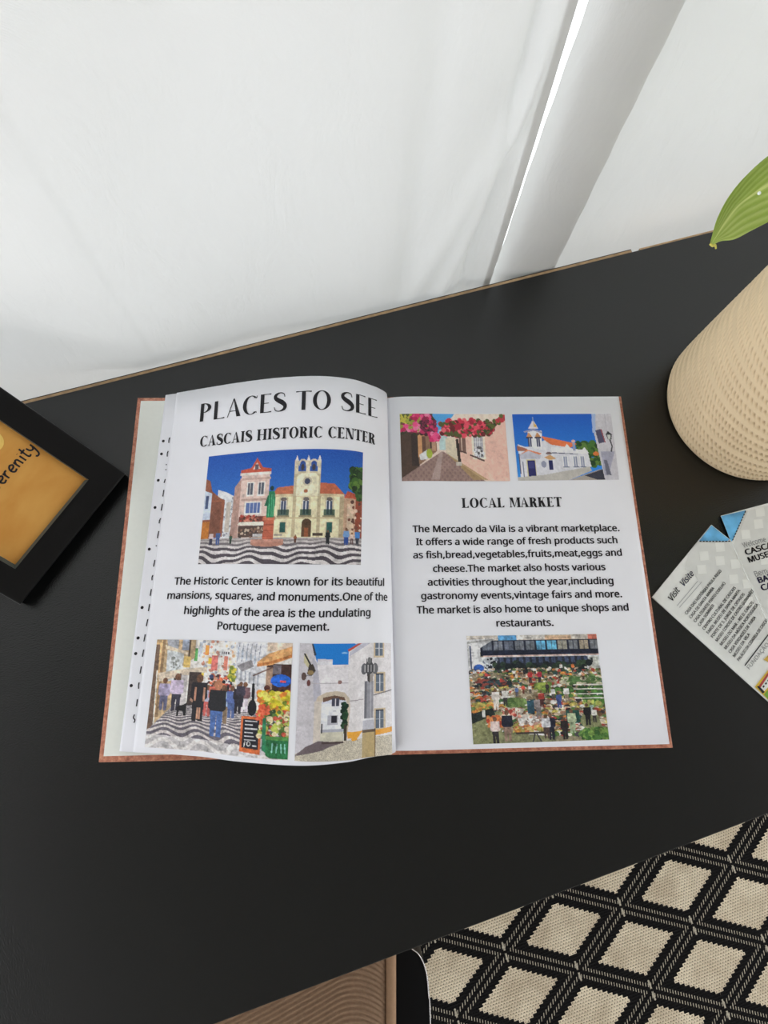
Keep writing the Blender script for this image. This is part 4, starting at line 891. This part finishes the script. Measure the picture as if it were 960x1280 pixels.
for pts in (((213.6, 547), (212.4, 550.5), (213, 554)), ((211.6, 564), (210.4, 567.5), (211, 571)), ((209.4, 580.3), (209.2, 581.6)), ((208.9, 586.6), (208.7, 587.9)), ((208, 599), (206.6, 604)), ((206.2, 612.5), (205, 621)), ((204.4, 630), (203, 638.5)), ((202.2, 648), (200.6, 651), (201, 654.5)), ((199.8, 664), (198.2, 673)), ((196.2, 682.2), (197.4, 682.6)), ((195, 700), (193.4, 708.5)), ((192.4, 719), (191.2, 722), (192, 725.5)), ((190.6, 736.5), (189.2, 745)), ((188.4, 755), (187, 764)), ((186.2, 774), (184.4, 783)), ((182.9, 793), (181.4, 802)), ((181, 812), (179.4, 821)), ((178, 833), (176.6, 842)), ((175.4, 853), (174, 857), (175.2, 861)), ((173.2, 874), (172, 883)), ((169.6, 893), (168.3, 897), (170, 900), (168.9, 903.5))):
    dashmark([(x - 1.2, y) for x, y in pts], .0009)
# right page print
print_obj('printed_photograph', pic_alley(), rp, right_surf, [Rp(499.6, 517.6), Rp(630.6, 517.6), Rp(637.5, 601.5), Rp(502.4, 601.5)], 'printed alley with pink bougainvillea')
print_obj('printed_photograph', pic_villa(), rp, right_surf, [Rp(640, 518), Rp(763.4, 517.2), Rp(773.7, 599.7), Rp(647.8, 600.9)], 'printed white villa with orange roof and street lamp')
letters('heading', display_shape('LOCAL MARKET', .25, .055, True, .03), 1.0, right_surf, Rp(577.4, 635), Rp(702.8, 633.4), .0087, M['ink'], rp)
for tx, a, b_ in (('The Mercado da Vila is a vibrant marketplace.', (515.6, 665.4), (774.5, 664)), ('It offers a wide range of fresh products such', (520, 681.5), (772, 679)), ('as fish,bread,vegetables,fruits,meat,eggs and', (516.4, 698), (777.6, 694.7)),
                  ('cheese.The market also hosts various', (541.3, 715), (757, 712.7)), ('activities throughout the year,including', (534.6, 732), (767, 730)), ('gastronomy events,vintage fairs and more.', (526.3, 749.2), (777.7, 746.5)),
                  ('The market is also home to unique shops and', (520.8, 767), (786, 763.3)), ('restaurants.', (620.5, 783.3), (692, 782.3))):
    text_line(tx, rp, right_surf, Rp, a, b_, .0057)
print_obj('printed_photograph', pic_market(), rp, right_surf, [Rp(583, 795), Rp(745.2, 792.5), Rp(761.4, 924.4), Rp(591.6, 930.4)], 'printed indoor produce market seen from above')

# ------------------------------------------------------------------ picture frame
TH = 0.013; LEAN = math.radians(61); FZ0 = TH * math.sin(LEAN) + .0003
FA, FB_ = at(25, 756, FZ0), at(157, 592, FZ0)
ab = (FB_ - FA); FW = np.linalg.norm(ab); ab /= FW; back = np.array([-ab[1], ab[0], 0])
upv = np.array([0, 0, 1]) * math.cos(LEAN) + back * math.sin(LEAN); nv = np.cross(ab, upv)
FH = 0.168
fr = thing('picture_frame', 'black wooden picture frame with amber wood panel lettered Serenity, leaning at the left', 'picture frame', tuple(FA))
# local frame: origin FA, axes ab, upv, nv (front face at w=0, body behind)
FM = Matrix([[ab[i], upv[i], nv[i]] for i in range(3)]).to_4x4()
def fr_local(px, py, w=0.0):
    P = at_plane(px, py, FA + nv * w, nv) - FA; return np.array([P @ ab, P @ upv])
ic = fr_local(111, 599.5)         # inner lower right corner of the moulding
MR = FW - ic[0]; MB_ = ic[1]
def place_in_frame(o): o.parent = fr; o.matrix_local = FM; return o
bm = bmesh.new()
for pts in (((0, 0), (FW, 0), (FW - MR, MB_), (MR, MB_)), ((FW, 0), (FW, FH), (FW - MR, FH - MB_), (FW - MR, MB_)), ((FW, FH), (0, FH), (MR, FH - MB_), (FW - MR, FH - MB_)), ((0, FH), (0, 0), (MR, MB_), (MR, FH - MB_))):
    b2 = bmesh.new(); f_ = [b2.verts.new((a, b, 0)) for a, b in pts]; g_ = [b2.verts.new((a, b, -TH)) for a, b in pts]
    b2.faces.new(f_); b2.faces.new(g_[::-1])
    for k in range(4): b2.faces.new((f_[k], g_[k], g_[(k + 1) % 4], f_[(k + 1) % 4]))
    bmesh.ops.recalc_face_normals(b2, faces=b2.faces)
    outer = [e for e in b2.edges if {tuple(round(c, 6) for c in v.co) for v in e.verts} == {tuple(round(c, 6) for c in (*pts[0], 0)), tuple(round(c, 6) for c in (*pts[1], 0))}]
    bmesh.ops.bevel(b2, geom=outer, offset=.0012, segments=3, affect='EDGES', profile=.5)
    me = bpy.data.meshes.new('moulding'); b2.to_mesh(me); b2.free()
    o = link('moulding', me, M['frame_black']); place_in_frame(o)
bm.free()
lipw = .0022
for pts in (((MR, MB_), (FW - MR, MB_), (FW - MR - lipw, MB_ + lipw), (MR + lipw, MB_ + lipw)), ((FW - MR, MB_), (FW - MR, FH - MB_), (FW - MR - lipw * .25, FH - MB_ - lipw), (FW - MR - lipw * .25, MB_ + lipw)),
            ((FW - MR, FH - MB_), (MR, FH - MB_), (MR + lipw, FH - MB_ - lipw), (FW - MR - lipw, FH - MB_ - lipw)), ((MR, FH - MB_), (MR, MB_), (MR + lipw, MB_ + lipw), (MR + lipw, FH - MB_ - lipw))):
    o = obj('inner_lip', [(pts[0][0], pts[0][1], -.0005), (pts[1][0], pts[1][1], -.0005), (pts[2][0], pts[2][1], -.004), (pts[3][0], pts[3][1], -.004),
                          (pts[0][0], pts[0][1], -.006), (pts[1][0], pts[1][1], -.006), (pts[2][0], pts[2][1], -.006), (pts[3][0], pts[3][1], -.006)],
            [(0, 1, 2, 3), (7, 6, 5, 4), (0, 4, 5, 1), (1, 5, 6, 2), (2, 6, 7, 3), (3, 7, 4, 0)], M['frame_lip']); place_in_frame(o)
PZ = -.0052
panel = box('panel', MR - .001, FW - MR + .001, MB_ - .001, FH - MB_ + .001, PZ - .003, PZ, M['amber']); place_in_frame(panel); panel['label'] = 'amber wood-grained panel'
# handwritten lettering: S e r e n i t y
HAND = {'S': ([[(.62, .85), (.45, 1.0), (.22, .9), (.2, .68), (.45, .52), (.6, .3), (.45, .04), (.15, .06), (.05, .2)]], .75),
        'e': ([[(.08, .26), (.38, .30), (.48, .44), (.32, .54), (.14, .42), (.08, .2), (.22, .02), (.46, .08)]], .55),
        'r': ([[(.10, .52), (.12, .0)], [(.12, .30), (.24, .48), (.42, .50)]], .50),
        'n': ([[(.10, .52), (.12, .0)], [(.12, .32), (.26, .50), (.40, .46), (.44, .25), (.46, .0)]], .58),
        'i': ([[(.14, .52), (.16, .0)], [(.14, .70), (.145, .73)]], .30),
        't': ([[(.20, .86), (.18, .2), (.26, .02), (.42, .06)], [(.02, .56), (.40, .58)]], .46),
        'y': ([[(.06, .54), (.12, .28), (.30, .18), (.44, .30)], [(.46, .54), (.44, .1), (.34, -.28), (.14, -.34), (.06, -.24)]], .55)}
tb0, tb1 = fr_local(4, 606, PZ), fr_local(47.5, 560, PZ)      # baseline from left of e to right of y
g = Gl(.1, .1, False); x = 0; xs_ = []
for ch in 'Serenity':
    st, w = HAND[ch]
    for s_ in st: g.stroke([(a + x, b) for a, b in s_], [.125] * len(s_))
    xs_.append(x); x += w
V = np.array(g.V); dd = tb1 - tb0; sc = np.linalg.norm(dd) / (x - xs_[1]); dd /= np.linalg.norm(dd); nn_ = np.array([-dd[1], dd[0]])
Q = tb0 + (V[:, :1] - xs_[1] - .05) * sc * dd + V[:, 1:] * sc * nn_
o = obj('lettering', [(a, b, PZ + .0003) for a, b in Q], g.F, M['ink']); place_in_frame(o); 
dc_ = fr_local(-11, 552, PZ); n = 40; r_ = .0085
o = obj('printed_disc', [(dc_[0], dc_[1], PZ + .00025)] + [(dc_[0] + r_ * math.cos(2 * math.pi * k / n), dc_[1] + r_ * math.sin(2 * math.pi * k / n), PZ + .00025) for k in range(n)], [(0, 1 + k, 1 + (k + 1) % n) for k in range(n)], M['disc']); place_in_frame(o); o['label'] = 'pale yellow disc on the panel'
bk = box('backing', MR * .5, FW - MR * .5, MB_ * .5, FH - MB_ * .5, -TH + .001, PZ - .0032, M['frame_black']); place_in_frame(bk)
# easel strut behind: from the back of the frame to the desk
hp_ = FA + ab * FW / 2 + upv * (FH * .62) - nv * TH; ft = hp_.copy(); ft = ft + back * 0.012; ft[2] = 0.0003
ft = ft - np.array([0, 0, 0]); w2 = ab * .016
V = [hp_ - w2 - FA, hp_ + w2 - FA, ft + w2 - FA, ft - w2 - FA]; V += [v + back * .003 for v in V]
obj('easel_strut', V, [(0, 1, 2, 3), (7, 6, 5, 4), (0, 4, 5, 1), (1, 5, 6, 2), (2, 6, 7, 3), (3, 7, 4, 0)], M['frame_black'], fr)

# ------------------------------------------------------------------ potted plant
PC = np.array([0.4095, 0.1365, 0.0])
pl = thing('potted_plant', 'leafy green plant in a beige ceramic pot with rows of pecked dents, at the right', 'plant', tuple(PC))
PHT = .165
prof = [(0.0, .0), (.062, .0), (.0690, .0006), (.0725, .0030), (.0742, .0075), (.0747, .014), (.0748, .03), (.0742, .06), (.0735, .09), (.0728, .12), (.0722, .15), (.0720, PHT - .002), (.0705, PHT), (.0672, PHT), (.0660, PHT - .003), (.0660, PHT - .03), (.0658, .012), (0, .012)]
NA = 1300
zz_ = np.arange(.003, .150, .0008); rr_ = np.interp(zz_, [p[1] for p in prof[3:11]], [p[0] for p in prof[3:11]])
rings = [(prof[1][0], prof[1][1]), (prof[2][0], prof[2][1])] + list(zip(rr_, zz_)) + [(p[0], p[1]) for p in prof[11:17]]
ang = np.linspace(0, 2 * np.pi, NA, endpoint=False)
P = np.zeros((len(rings), NA, 3)); DENT = np.zeros((len(rings), NA)); ROWS = []; z_ = .0095
while z_ < .147: ROWS.append(z_); z_ += .0082 if len(ROWS) % 4 else .0100
for i, (r, z) in enumerate(rings):
    dz = np.zeros(NA)
    for j, z0 in enumerate(ROWS):
        if abs(z - z0) < .0050 and 2 <= i < len(rings) - 6:
            nd = 112; dzz = z - z0 - .0006 * np.sin(ang * 3 + j * 2.1)
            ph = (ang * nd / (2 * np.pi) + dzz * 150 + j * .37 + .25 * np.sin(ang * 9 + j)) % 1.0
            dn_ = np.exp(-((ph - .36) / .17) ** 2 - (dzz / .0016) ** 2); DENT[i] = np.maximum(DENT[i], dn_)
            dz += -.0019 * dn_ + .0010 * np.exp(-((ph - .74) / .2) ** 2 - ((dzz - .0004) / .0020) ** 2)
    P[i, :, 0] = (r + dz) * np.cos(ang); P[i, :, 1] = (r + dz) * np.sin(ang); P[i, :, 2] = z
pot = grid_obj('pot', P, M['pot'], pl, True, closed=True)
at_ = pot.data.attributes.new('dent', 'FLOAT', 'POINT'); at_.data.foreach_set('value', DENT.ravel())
n = 48; sv = [(0, 0, PHT - .022)] + [(.0663 * math.cos(2 * math.pi * k / n), .0663 * math.sin(2 * math.pi * k / n), PHT - .024) for k in range(n)] + [(0, 0, PHT - .04)]
obj('soil', sv, [(0, 1 + k, 1 + (k + 1) % n) for k in range(n)] + [(n + 1, 1 + (k + 1) % n, 1 + k) for k in range(n)], M['soil'], pl)
obj('pot_base', [(.062 * math.cos(2 * math.pi * k / n), .062 * math.sin(2 * math.pi * k / n), 0) for k in range(n)], [tuple(range(n))[::-1]], M['pot'], pl)

def leaf_from_sections(secs, parent, name='leaf'):
    """secs: list of (upper margin, midrib, lower margin) points, tip first"""
    A = catmull([np.concatenate(s_) for s_ in secs], 14); n = len(A); K = 15; P = np.zeros((n, 2 * K + 1, 3)); vein = np.zeros((n, 2 * K + 1))
    for i in range(n):
        a, m_, b_ = A[i, :3], A[i, 3:6], A[i, 6:]
        wd = np.linalg.norm(a - b_)
        for j in range(2 * K + 1):
            q = (j - K) / K
            p = m_ + (a - m_) * -q if q < 0 else m_ + (b_ - m_) * q
            ph = (abs(q) * 4.6 - i / n * 1.6 + .3 * math.sin(i / n * 7))
            bulge = .10 * wd * (abs(q) * (1 - abs(q))) 
            p = p + np.array([0, 0, bulge + .0005 * math.sin(ph * 2 * math.pi) * min(1, abs(q) * 4) * min(1, wd / .02)])
            P[i, j] = p; vein[i, j] = .38 + .14 * math.sin(ph * 2 * math.pi) + (.65 if abs(q) < .05 else 0) + .10 * q
    o = grid_obj(name, P, M['leaf'], parent)
    at_ = o.data.attributes.new('vein', 'FLOAT', 'POINT'); at_.data.foreach_set('value', vein.ravel())
    return o
sec_px = [((887, 306), (888, 307), (889.5, 307), .228), ((890.5, 293), (895, 296), (901, 301.5), .231), ((897, 272), (905, 280), (918, 299), .234), ((910, 247), (922, 258), (936, 290.5), .238), ((931, 221), (942, 242.5), (957, 279), .242),
          ((960, 195), (963, 229.5), (980, 266), .246), ((1000, 172), (1000, 212), (1015, 250), .248), ((1050, 158), (1045, 195), (1060, 235), .246), ((1100, 165), (1100, 185), (1105, 215), .238), ((1150, 180), (1150, 183), (1151, 186), .226)]
secs = []
for a, m_, b_, z in sec_px:
    wd = abs(b_[1] - a[1]) / 750 * .25
    secs.append((at(*a, z + wd * .10) - PC, at(*m_, z - wd * .06) - PC, at(*b_, z - wd * .30) - PC))
lf = leaf_from_sections(secs, pl); lf['label'] = 'nearest leaf, pointing left, with a yellow tip and one white speck'
end = secs[-1][1]
def stem(p_end, bend):
    b0 = np.array([random.uniform(-.012, .012), random.uniform(-.012, .012), PHT - .026]); c = catmull([b0, (b0 + p_end) / 2 + np.array(bend), p_end], 8)
    bm = bmesh.new(); tube(bm, [tuple(p) for p in c], list(np.linspace(.0026, .0015, len(c)))); bmobj('stem', bm, M['stem'], pl, True)
stem(end, (0, 0, .02))
# curled yellow tip and the white speck
tp = [at(888, 305, .2285) - PC, at(891, 307.5, .229) - PC, at(894, 306, .229) - PC, at(895, 311, .2275) - PC]
bm = bmesh.new(); tube(bm, [tuple(p) for p in catmull(tp, 4)], list(np.linspace(.0007, .00045, 13)), 8); bmobj('leaf_tip', bm, M['tip'], lf, True)
c0 = at(949, 241.5, .2515) - PC; bm = bmesh.new(); bmesh.ops.create_uvsphere(bm, u_segments=10, v_segments=8, radius=.0009, matrix=Matrix.Translation(tuple(c0))); bmobj('speck', bm, M['drop'], lf, True)
# the other leaves, all outside the picture on the right
for k, (az, rad, hz, wid) in enumerate(((10, .17, .33, .035), (60, .13, .36, .032), (-35, .16, .31, .034), (95, .10, .30, .026), (-75, .09, .30, .024), (30, .07, .40, .03))):
    a = math.radians(az); d = np.array([math.cos(a), math.sin(a), 0]); s_ = np.array([-d[1], d[0], 0]); secs2 = []
    for q in (0, .12, .3, .5, .7, .88, 1.0):
        t = 1 - q; m_ = d * (.03 + rad * t) + np.array([0, 0, PHT + (hz - PHT) * (1 - (1 - min(1, t * 1.0)) ** 2) + .02 - .05 * t * t]); w = wid * math.sin(math.pi * min(1, q * .93 + .035)) ** .8
        secs2.append((m_ + s_ * w + np.array([0, 0, w * .25]), m_, m_ - s_ * w + np.array([0, 0, w * .25])))
    leaf_from_sections(secs2, pl); stem(secs2[-1][1], (0, 0, 0))

# ------------------------------------------------------------------ museum leaflet
lfp = thing('museum_leaflet', 'folded grey-white museum leaflet with notched blue corners, right of the book', 'leaflet', tuple(at(817, 750, 0)))
O = at(817, 750, 0)
def LP(px, py, z=0.0016): p = at(px, py, z) - O; return np.array([p[0], p[1], z])
L0, T1, Nn = LP(815.3, 746.4), LP(889.4, 656), LP(912.5, 674.2)
dn = (at(958.3, 874.6) - at(815.3, 746.4)); dn /= np.linalg.norm(dn)
T2 = LP(900.8, 644.8); kd = LP(952, 762) - Nn; K2 = Nn + kd * 2.35; hd = LP(960, 629) - T2; hd /= np.linalg.norm(hd)
BLc = L0 + dn * .205; 
def slab(name, poly, m, parent, z0, z1, tilt=None):
    n = len(poly); V = [(p[0], p[1], (z1 if tilt is None else tilt(p))) for p in poly] + [(p[0], p[1], (z1 if tilt is None else tilt(p)) - z0) for p in poly]
    return obj(name, V, [tuple(range(n)), tuple(range(2 * n - 1, n - 1, -1))] + [(k, k + n, (k + 1) % n + n, (k + 1) % n) for k in range(n)], m, parent)
TZ = .0016
perp = np.array([dn[1], -dn[0], 0.0]); perp = perp if perp[0] > 0 else -perp
BRc = BLc + perp * .10
left_panel = slab('left_panel', [L0, BLc, BRc, K2, Nn, T1], M['leaflet'], lfp, .0012, TZ)
R1 = T2 + hd * .10; R2 = R1 + (K2 - Nn) * 1.15
right_panel = slab('right_panel', [T2, Nn, K2, R2, R1], M['leaflet'], lfp, .0006, TZ + .0006); 
left_panel['label'] = 'panel lettered Visit Visite with a list of museums'; right_panel['label'] = 'panel lettered Welcome'
def flat(name, pts, m, parent, z):
    P = [at(x, y, z) - O for x, y in pts]; bm = bmesh.new(); vs = [bm.verts.new((p[0], p[1], z)) for p in P]; f = bm.faces.new(vs)
    if f.normal.z < 0: f.normal_flip()
    me = bpy.data.meshes.new(name); bm.to_mesh(me); bm.free(); return link(name, me, m, parent)
ZL, ZR = TZ + .0002, TZ + .0008
flat('map_print', [(861, 690), (873, 678), (911, 677.5), (926, 710), (958, 785), (960, 800), (930, 800), (900, 760), (880, 740), (868, 716), (856, 712)], M['leaflet_map'], left_panel, ZL)
flat('map_print', [(934, 639), (960, 632), (990, 640), (990, 800), (958, 766), (917, 681)], M['leaflet_map'], right_panel, ZR)
for cx, cy in ((880, 695), (900, 701), (919, 705), (877, 712), (900, 684), (934, 730), (917, 724), (936, 752)): flat('map_block', [(cx - 6, cy - 5.5), (cx + 5, cy - 6), (cx + 6.5, cy + 5), (cx - 4.5, cy + 6)], M['leaflet_block'], left_panel, ZL + .00015)
for cx, cy in ((932, 668), (948, 655), (956, 700), (950, 640)): flat('map_block', [(cx - 6, cy - 5.5), (cx + 5, cy - 6), (cx + 6.5, cy + 5), (cx - 4.5, cy + 6)], M['leaflet_block'], right_panel, ZR + .00015)
flat('blue_corner', [(889.4, 656.6), (911.6, 674.4), (909, 676.4), (873.6, 676.4)], M['leaflet_blue'], left_panel, ZL + .0002)
flat('blue_corner', [(901.2, 645.2), (932.5, 637.8), (915, 677), (913, 675)], M['leaflet_blue'], right_panel, ZR + .0002)
for k in range(10): x = 874.5 + k * 4; flat('stitch', [(x, 676), (x + 2.4, 676), (x + 2.4, 677.3), (x, 677.3)], M['ink'], left_panel, ZL + .0004)
for k in range(11):
    t = k / 11; x, y = 931.5 - 17 * t, 638.5 + 38 * t; flat('stitch', [(x, y), (x + 1.2, y + .4), (x + .2, y + 2.6), (x - 1, y + 2.2)], M['ink'], right_panel, ZR + .0004)
def ltext(text, p0, p1, capm, m, par, z, bold=.01, shear=0.0, fit=True, name='text_line'):
    sf = lambda u, v, l: np.stack([u, v, np.full_like(np.asarray(u, float), z + .0003)], -1)
    a = at(*p0, z) - O; b_ = at(*p1, z) - O
    return letters(name, font_shape(text, bold, shear), CAP, sf, a[:2], b_[:2], capm, m, par, 0, fit)
ltext('Visit', (840.5, 751.5), (850.5, 737.5), .0050, M['ink'], left_panel, ZL, .015, .25, name='heading'); ltext('Visite', (855, 733), (868, 717.5), .0050, M['navy_ink'], left_panel, ZL, .015, .25, name='heading')
for a, b_ in (((846, 757), (872, 726)), ((849, 759), (877, 727))): ltext('museums centres and monuments open', a, b_, .0011, M['light_ink'], left_panel, ZL, 0) if False else flat('rule', [a, b_, (b_[0] + .5, b_[1] + .6), (a[0] + .5, a[1] + .6)], M['light_ink'], left_panel, ZL + .0003)
LN = ['CASA DAS HISTÓRIAS PAULA REGO', 'CASA DE SANTA MARIA', 'CASA DUARTE PINTO COELHO', 'CASA SOMMER', 'CENTRO CULTURAL DE CASCAIS', 'FAROL MUSEU DE SANTA MARTA', 'FORTE DE S. JORGE DE OITAVOS', 'MUSEU CONDES DE CASTRO GUIMARÃES', 'MUSEU DO MAR – REI D. CARLOS', 'MUSEU DA MÚSICA PORTUGUESA', 'CASA VERDADES DE FARIA', 'MUSEU DA VILA', 'PALÁCIO DA CIDADELA DE CASCAIS']
ends = [(902, 714), (893, 735.5), (907, 729.5), (893, 757), (920, 735), (925.5, 738.5), (931, 743), (942.5, 738.5), (942, 753.5), (948, 756), (945, 772), (937.5, 793), (961, 774)]
for k, (tx, e_) in enumerate(zip(LN, ends)):
    s0 = (858.3 + k * 5.45, 768.5 + k * 4.85)
    ltext(tx, s0, e_, .0023, M['ink'], left_panel, ZL, .022)
flat('rule', [(930.5, 831.5), (962, 790), (963, 791), (931.5, 832.5)], M['ink'], left_panel, ZL + .0003)
ltext('FUNDAÇÃO D. LUÍS', (936.5, 837), (978, 785), .0030, M['grey_ink'], left_panel, ZL, -.002)
ltext('Welcome', (929.5, 685), (958, 677), .0046, M['grey_ink'], right_panel, ZR, -.008)
ltext('CASCAIS', (932.5, 694), (976, 681), .0047, M['ink'], right_panel, ZR, .035); ltext('MUSEUMS', (936.5, 703.5), (982, 689.5), .0047, M['ink'], right_panel, ZR, .035)
ltext('Bem-vindo', (944.5, 721), (982, 710), .0046, M['grey_ink'], right_panel, ZR, -.008); ltext('BAIRRO', (948.5, 729), (985, 718), .0047, M['navy_ink'], right_panel, ZR, .035); ltext('CASCAIS', (952.5, 738.5), (996, 725), .0047, M['navy_ink'], right_panel, ZR, .035)
flat('emblem', [(954.5, 824.5), (958, 821), (962, 818), (966, 824), (961, 828)], M['gold'], left_panel, ZL + .0003)
flat('drawing', [(943.5, 858.5), (962, 835), (980, 850), (980, 885), (962, 876.5)], M['yellow'], left_panel, ZL + .0002)
flat('drawing', [(948.5, 857.5), (960.5, 840), (962, 842), (950.5, 859.5)], M['red'], left_panel, ZL + .0005); flat('drawing', [(950.8, 859.6), (962, 842.5), (970, 848), (955.5, 864)], M['leaflet_block'], left_panel, ZL + .0004)
for k in range(4): x, y = 953 + k * 3, 858.5 - k * 3.8; flat('drawing', [(x, y), (x + 1.6, y - 2), (x + 3, y - .7), (x + 1.4, y + 1.4)], M['ink'], left_panel, ZL + .0006)
flat('drawing', [(946, 858), (949, 857.5), (956, 865), (953.5, 867)], M['ink'], left_panel, ZL + .0005); flat('drawing', [(955, 868), (962, 860), (980, 862), (980, 884), (962, 876)], M['green'], left_panel, ZL + .0004)

# ------------------------------------------------------------------ chair
SC = at(495, 1194, -0.27); SD = at(495, 1280, -0.27) - SC; SD /= np.linalg.norm(SD); SX = np.array([-SD[1], SD[0], 0]); SX = SX if SX[0] > 0 else -SX
chz = math.atan2(SX[1], SX[0]); ct = SC - SX * .215 + SD * .13; ch = thing('chair', 'chair with brown ribbed corduroy seat and black side shell, tucked under the desk', 'chair', (ct[0], ct[1], -.740), chz)
# local: x right, y forward (towards the desk), z up from the rug; seat top 0.47
def seat_grid():
    n, m_ = 240, 500; X = np.linspace(-.205, .2035, n); Y = np.linspace(-.20, .20, m_); P = np.zeros((m_, n, 3))
    for j, y in enumerate(Y):
        for i, x in enumerate(X):
            ex, ey = abs(x) / .215, abs(y) / .20
            h = .470 + .016 * (1 - ex ** 4) * (1 - ey ** 4) - .012 * max(0, (ex - .86) / .14) ** 2 - .02 * max(0, (ey - .86) / .14) ** 2
            d = max(0, x - .150) / .055; ph = (y - .46 * x + .041 * d ** 2) / .0050
            h += .0013 * math.sin(ph * 2 * math.pi)
            P[j, i] = (x, y, h)
    return P
seat = grid_obj('seat', seat_grid(), M['corduroy'], ch); seat['label'] = 'brown ribbed corduroy seat'
bm = bmesh.new(); add_box(bm, -.205, .2035, -.20, .20, .405, .4545, .003); bmobj('seat_side', bm, M['corduroy_edge'], ch)
pg = [( .2055, y) for y in np.linspace(-.19, .19, 30)]
bm = bmesh.new(); tube(bm, [(.2095, y, .4665) for y in np.linspace(-.20, .20, 30)], .0058, 12); bmobj('piping', bm, M['corduroy_edge'], ch, True)
bm = bmesh.new(); tube(bm, [(-.2095, y, .4665) for y in np.linspace(-.20, .20, 30)], .0058, 12); bmobj('piping', bm, M['corduroy_edge'], ch, True)
# black shell beside and under the seat; its outer edge follows the photographed curve
outl = []
for px, py in ((516, 1187), (524, 1194), (530, 1206), (534, 1222), (536, 1245), (538, 1282)):
    p = at(px, py, -.285) - np.array([ct[0], ct[1], 0]); outl.append((p @ SX, p @ np.array([-SX[1], SX[0], 0])))
oc = catmull([(.10, outl[0][1] + .028), (outl[0][0] - .02, outl[0][1] + .010)] + outl + [(outl[-1][0] + .002, -.12), (.235, -.20), (.10, -.215)], 8)
V = [(a, b, .455) for a, b in oc] + [(a, b, .40) for a, b in oc]; n = len(oc)
Vm = [(-a, b, z) for a, b, z in V]
F = [tuple(range(n)), tuple(range(2 * n - 1, n - 1, -1))] + [(k, k + n, (k + 1) % n + n, (k + 1) % n) for k in range(n)]
obj('side_shell', V, F, M['black_plastic'], ch); obj('side_shell', Vm, [f[::-1] for f in F], M['black_plastic'], ch)
for sg in (1, -1):
    bm = bmesh.new(); tube(bm, [(sg * a, b, .4556) for a, b in oc[8:60]], .0007, 6); o = bmobj('shell_rim', bm, M['chrome'], ch, True); o['label'] = 'thin bright metal rim'
bm = bmesh.new(); add_box(bm, -.19, .19, -.255, -.215, .50, .86, .018); bmobj('backrest', bm, M['corduroy'], ch, True)
for sx in (-.12, .12):
    bm = bmesh.new(); tube(bm, [(sx, -.16, .415), (sx, -.235, .43), (sx, -.262, .52), (sx, -.262, .72)], .010, 10); bmobj('back_bracket', bm, M['dark_metal'], ch, True)
for sx in (-1, 1):
    for sy in (-1, 1):
        bm = bmesh.new(); tube(bm, [(sx * .15, sy * .13, .405), (sx * .19, sy * .17, 0.004)], [.013, .009], 12); bmobj('leg', bm, M['dark_metal'], ch, True)
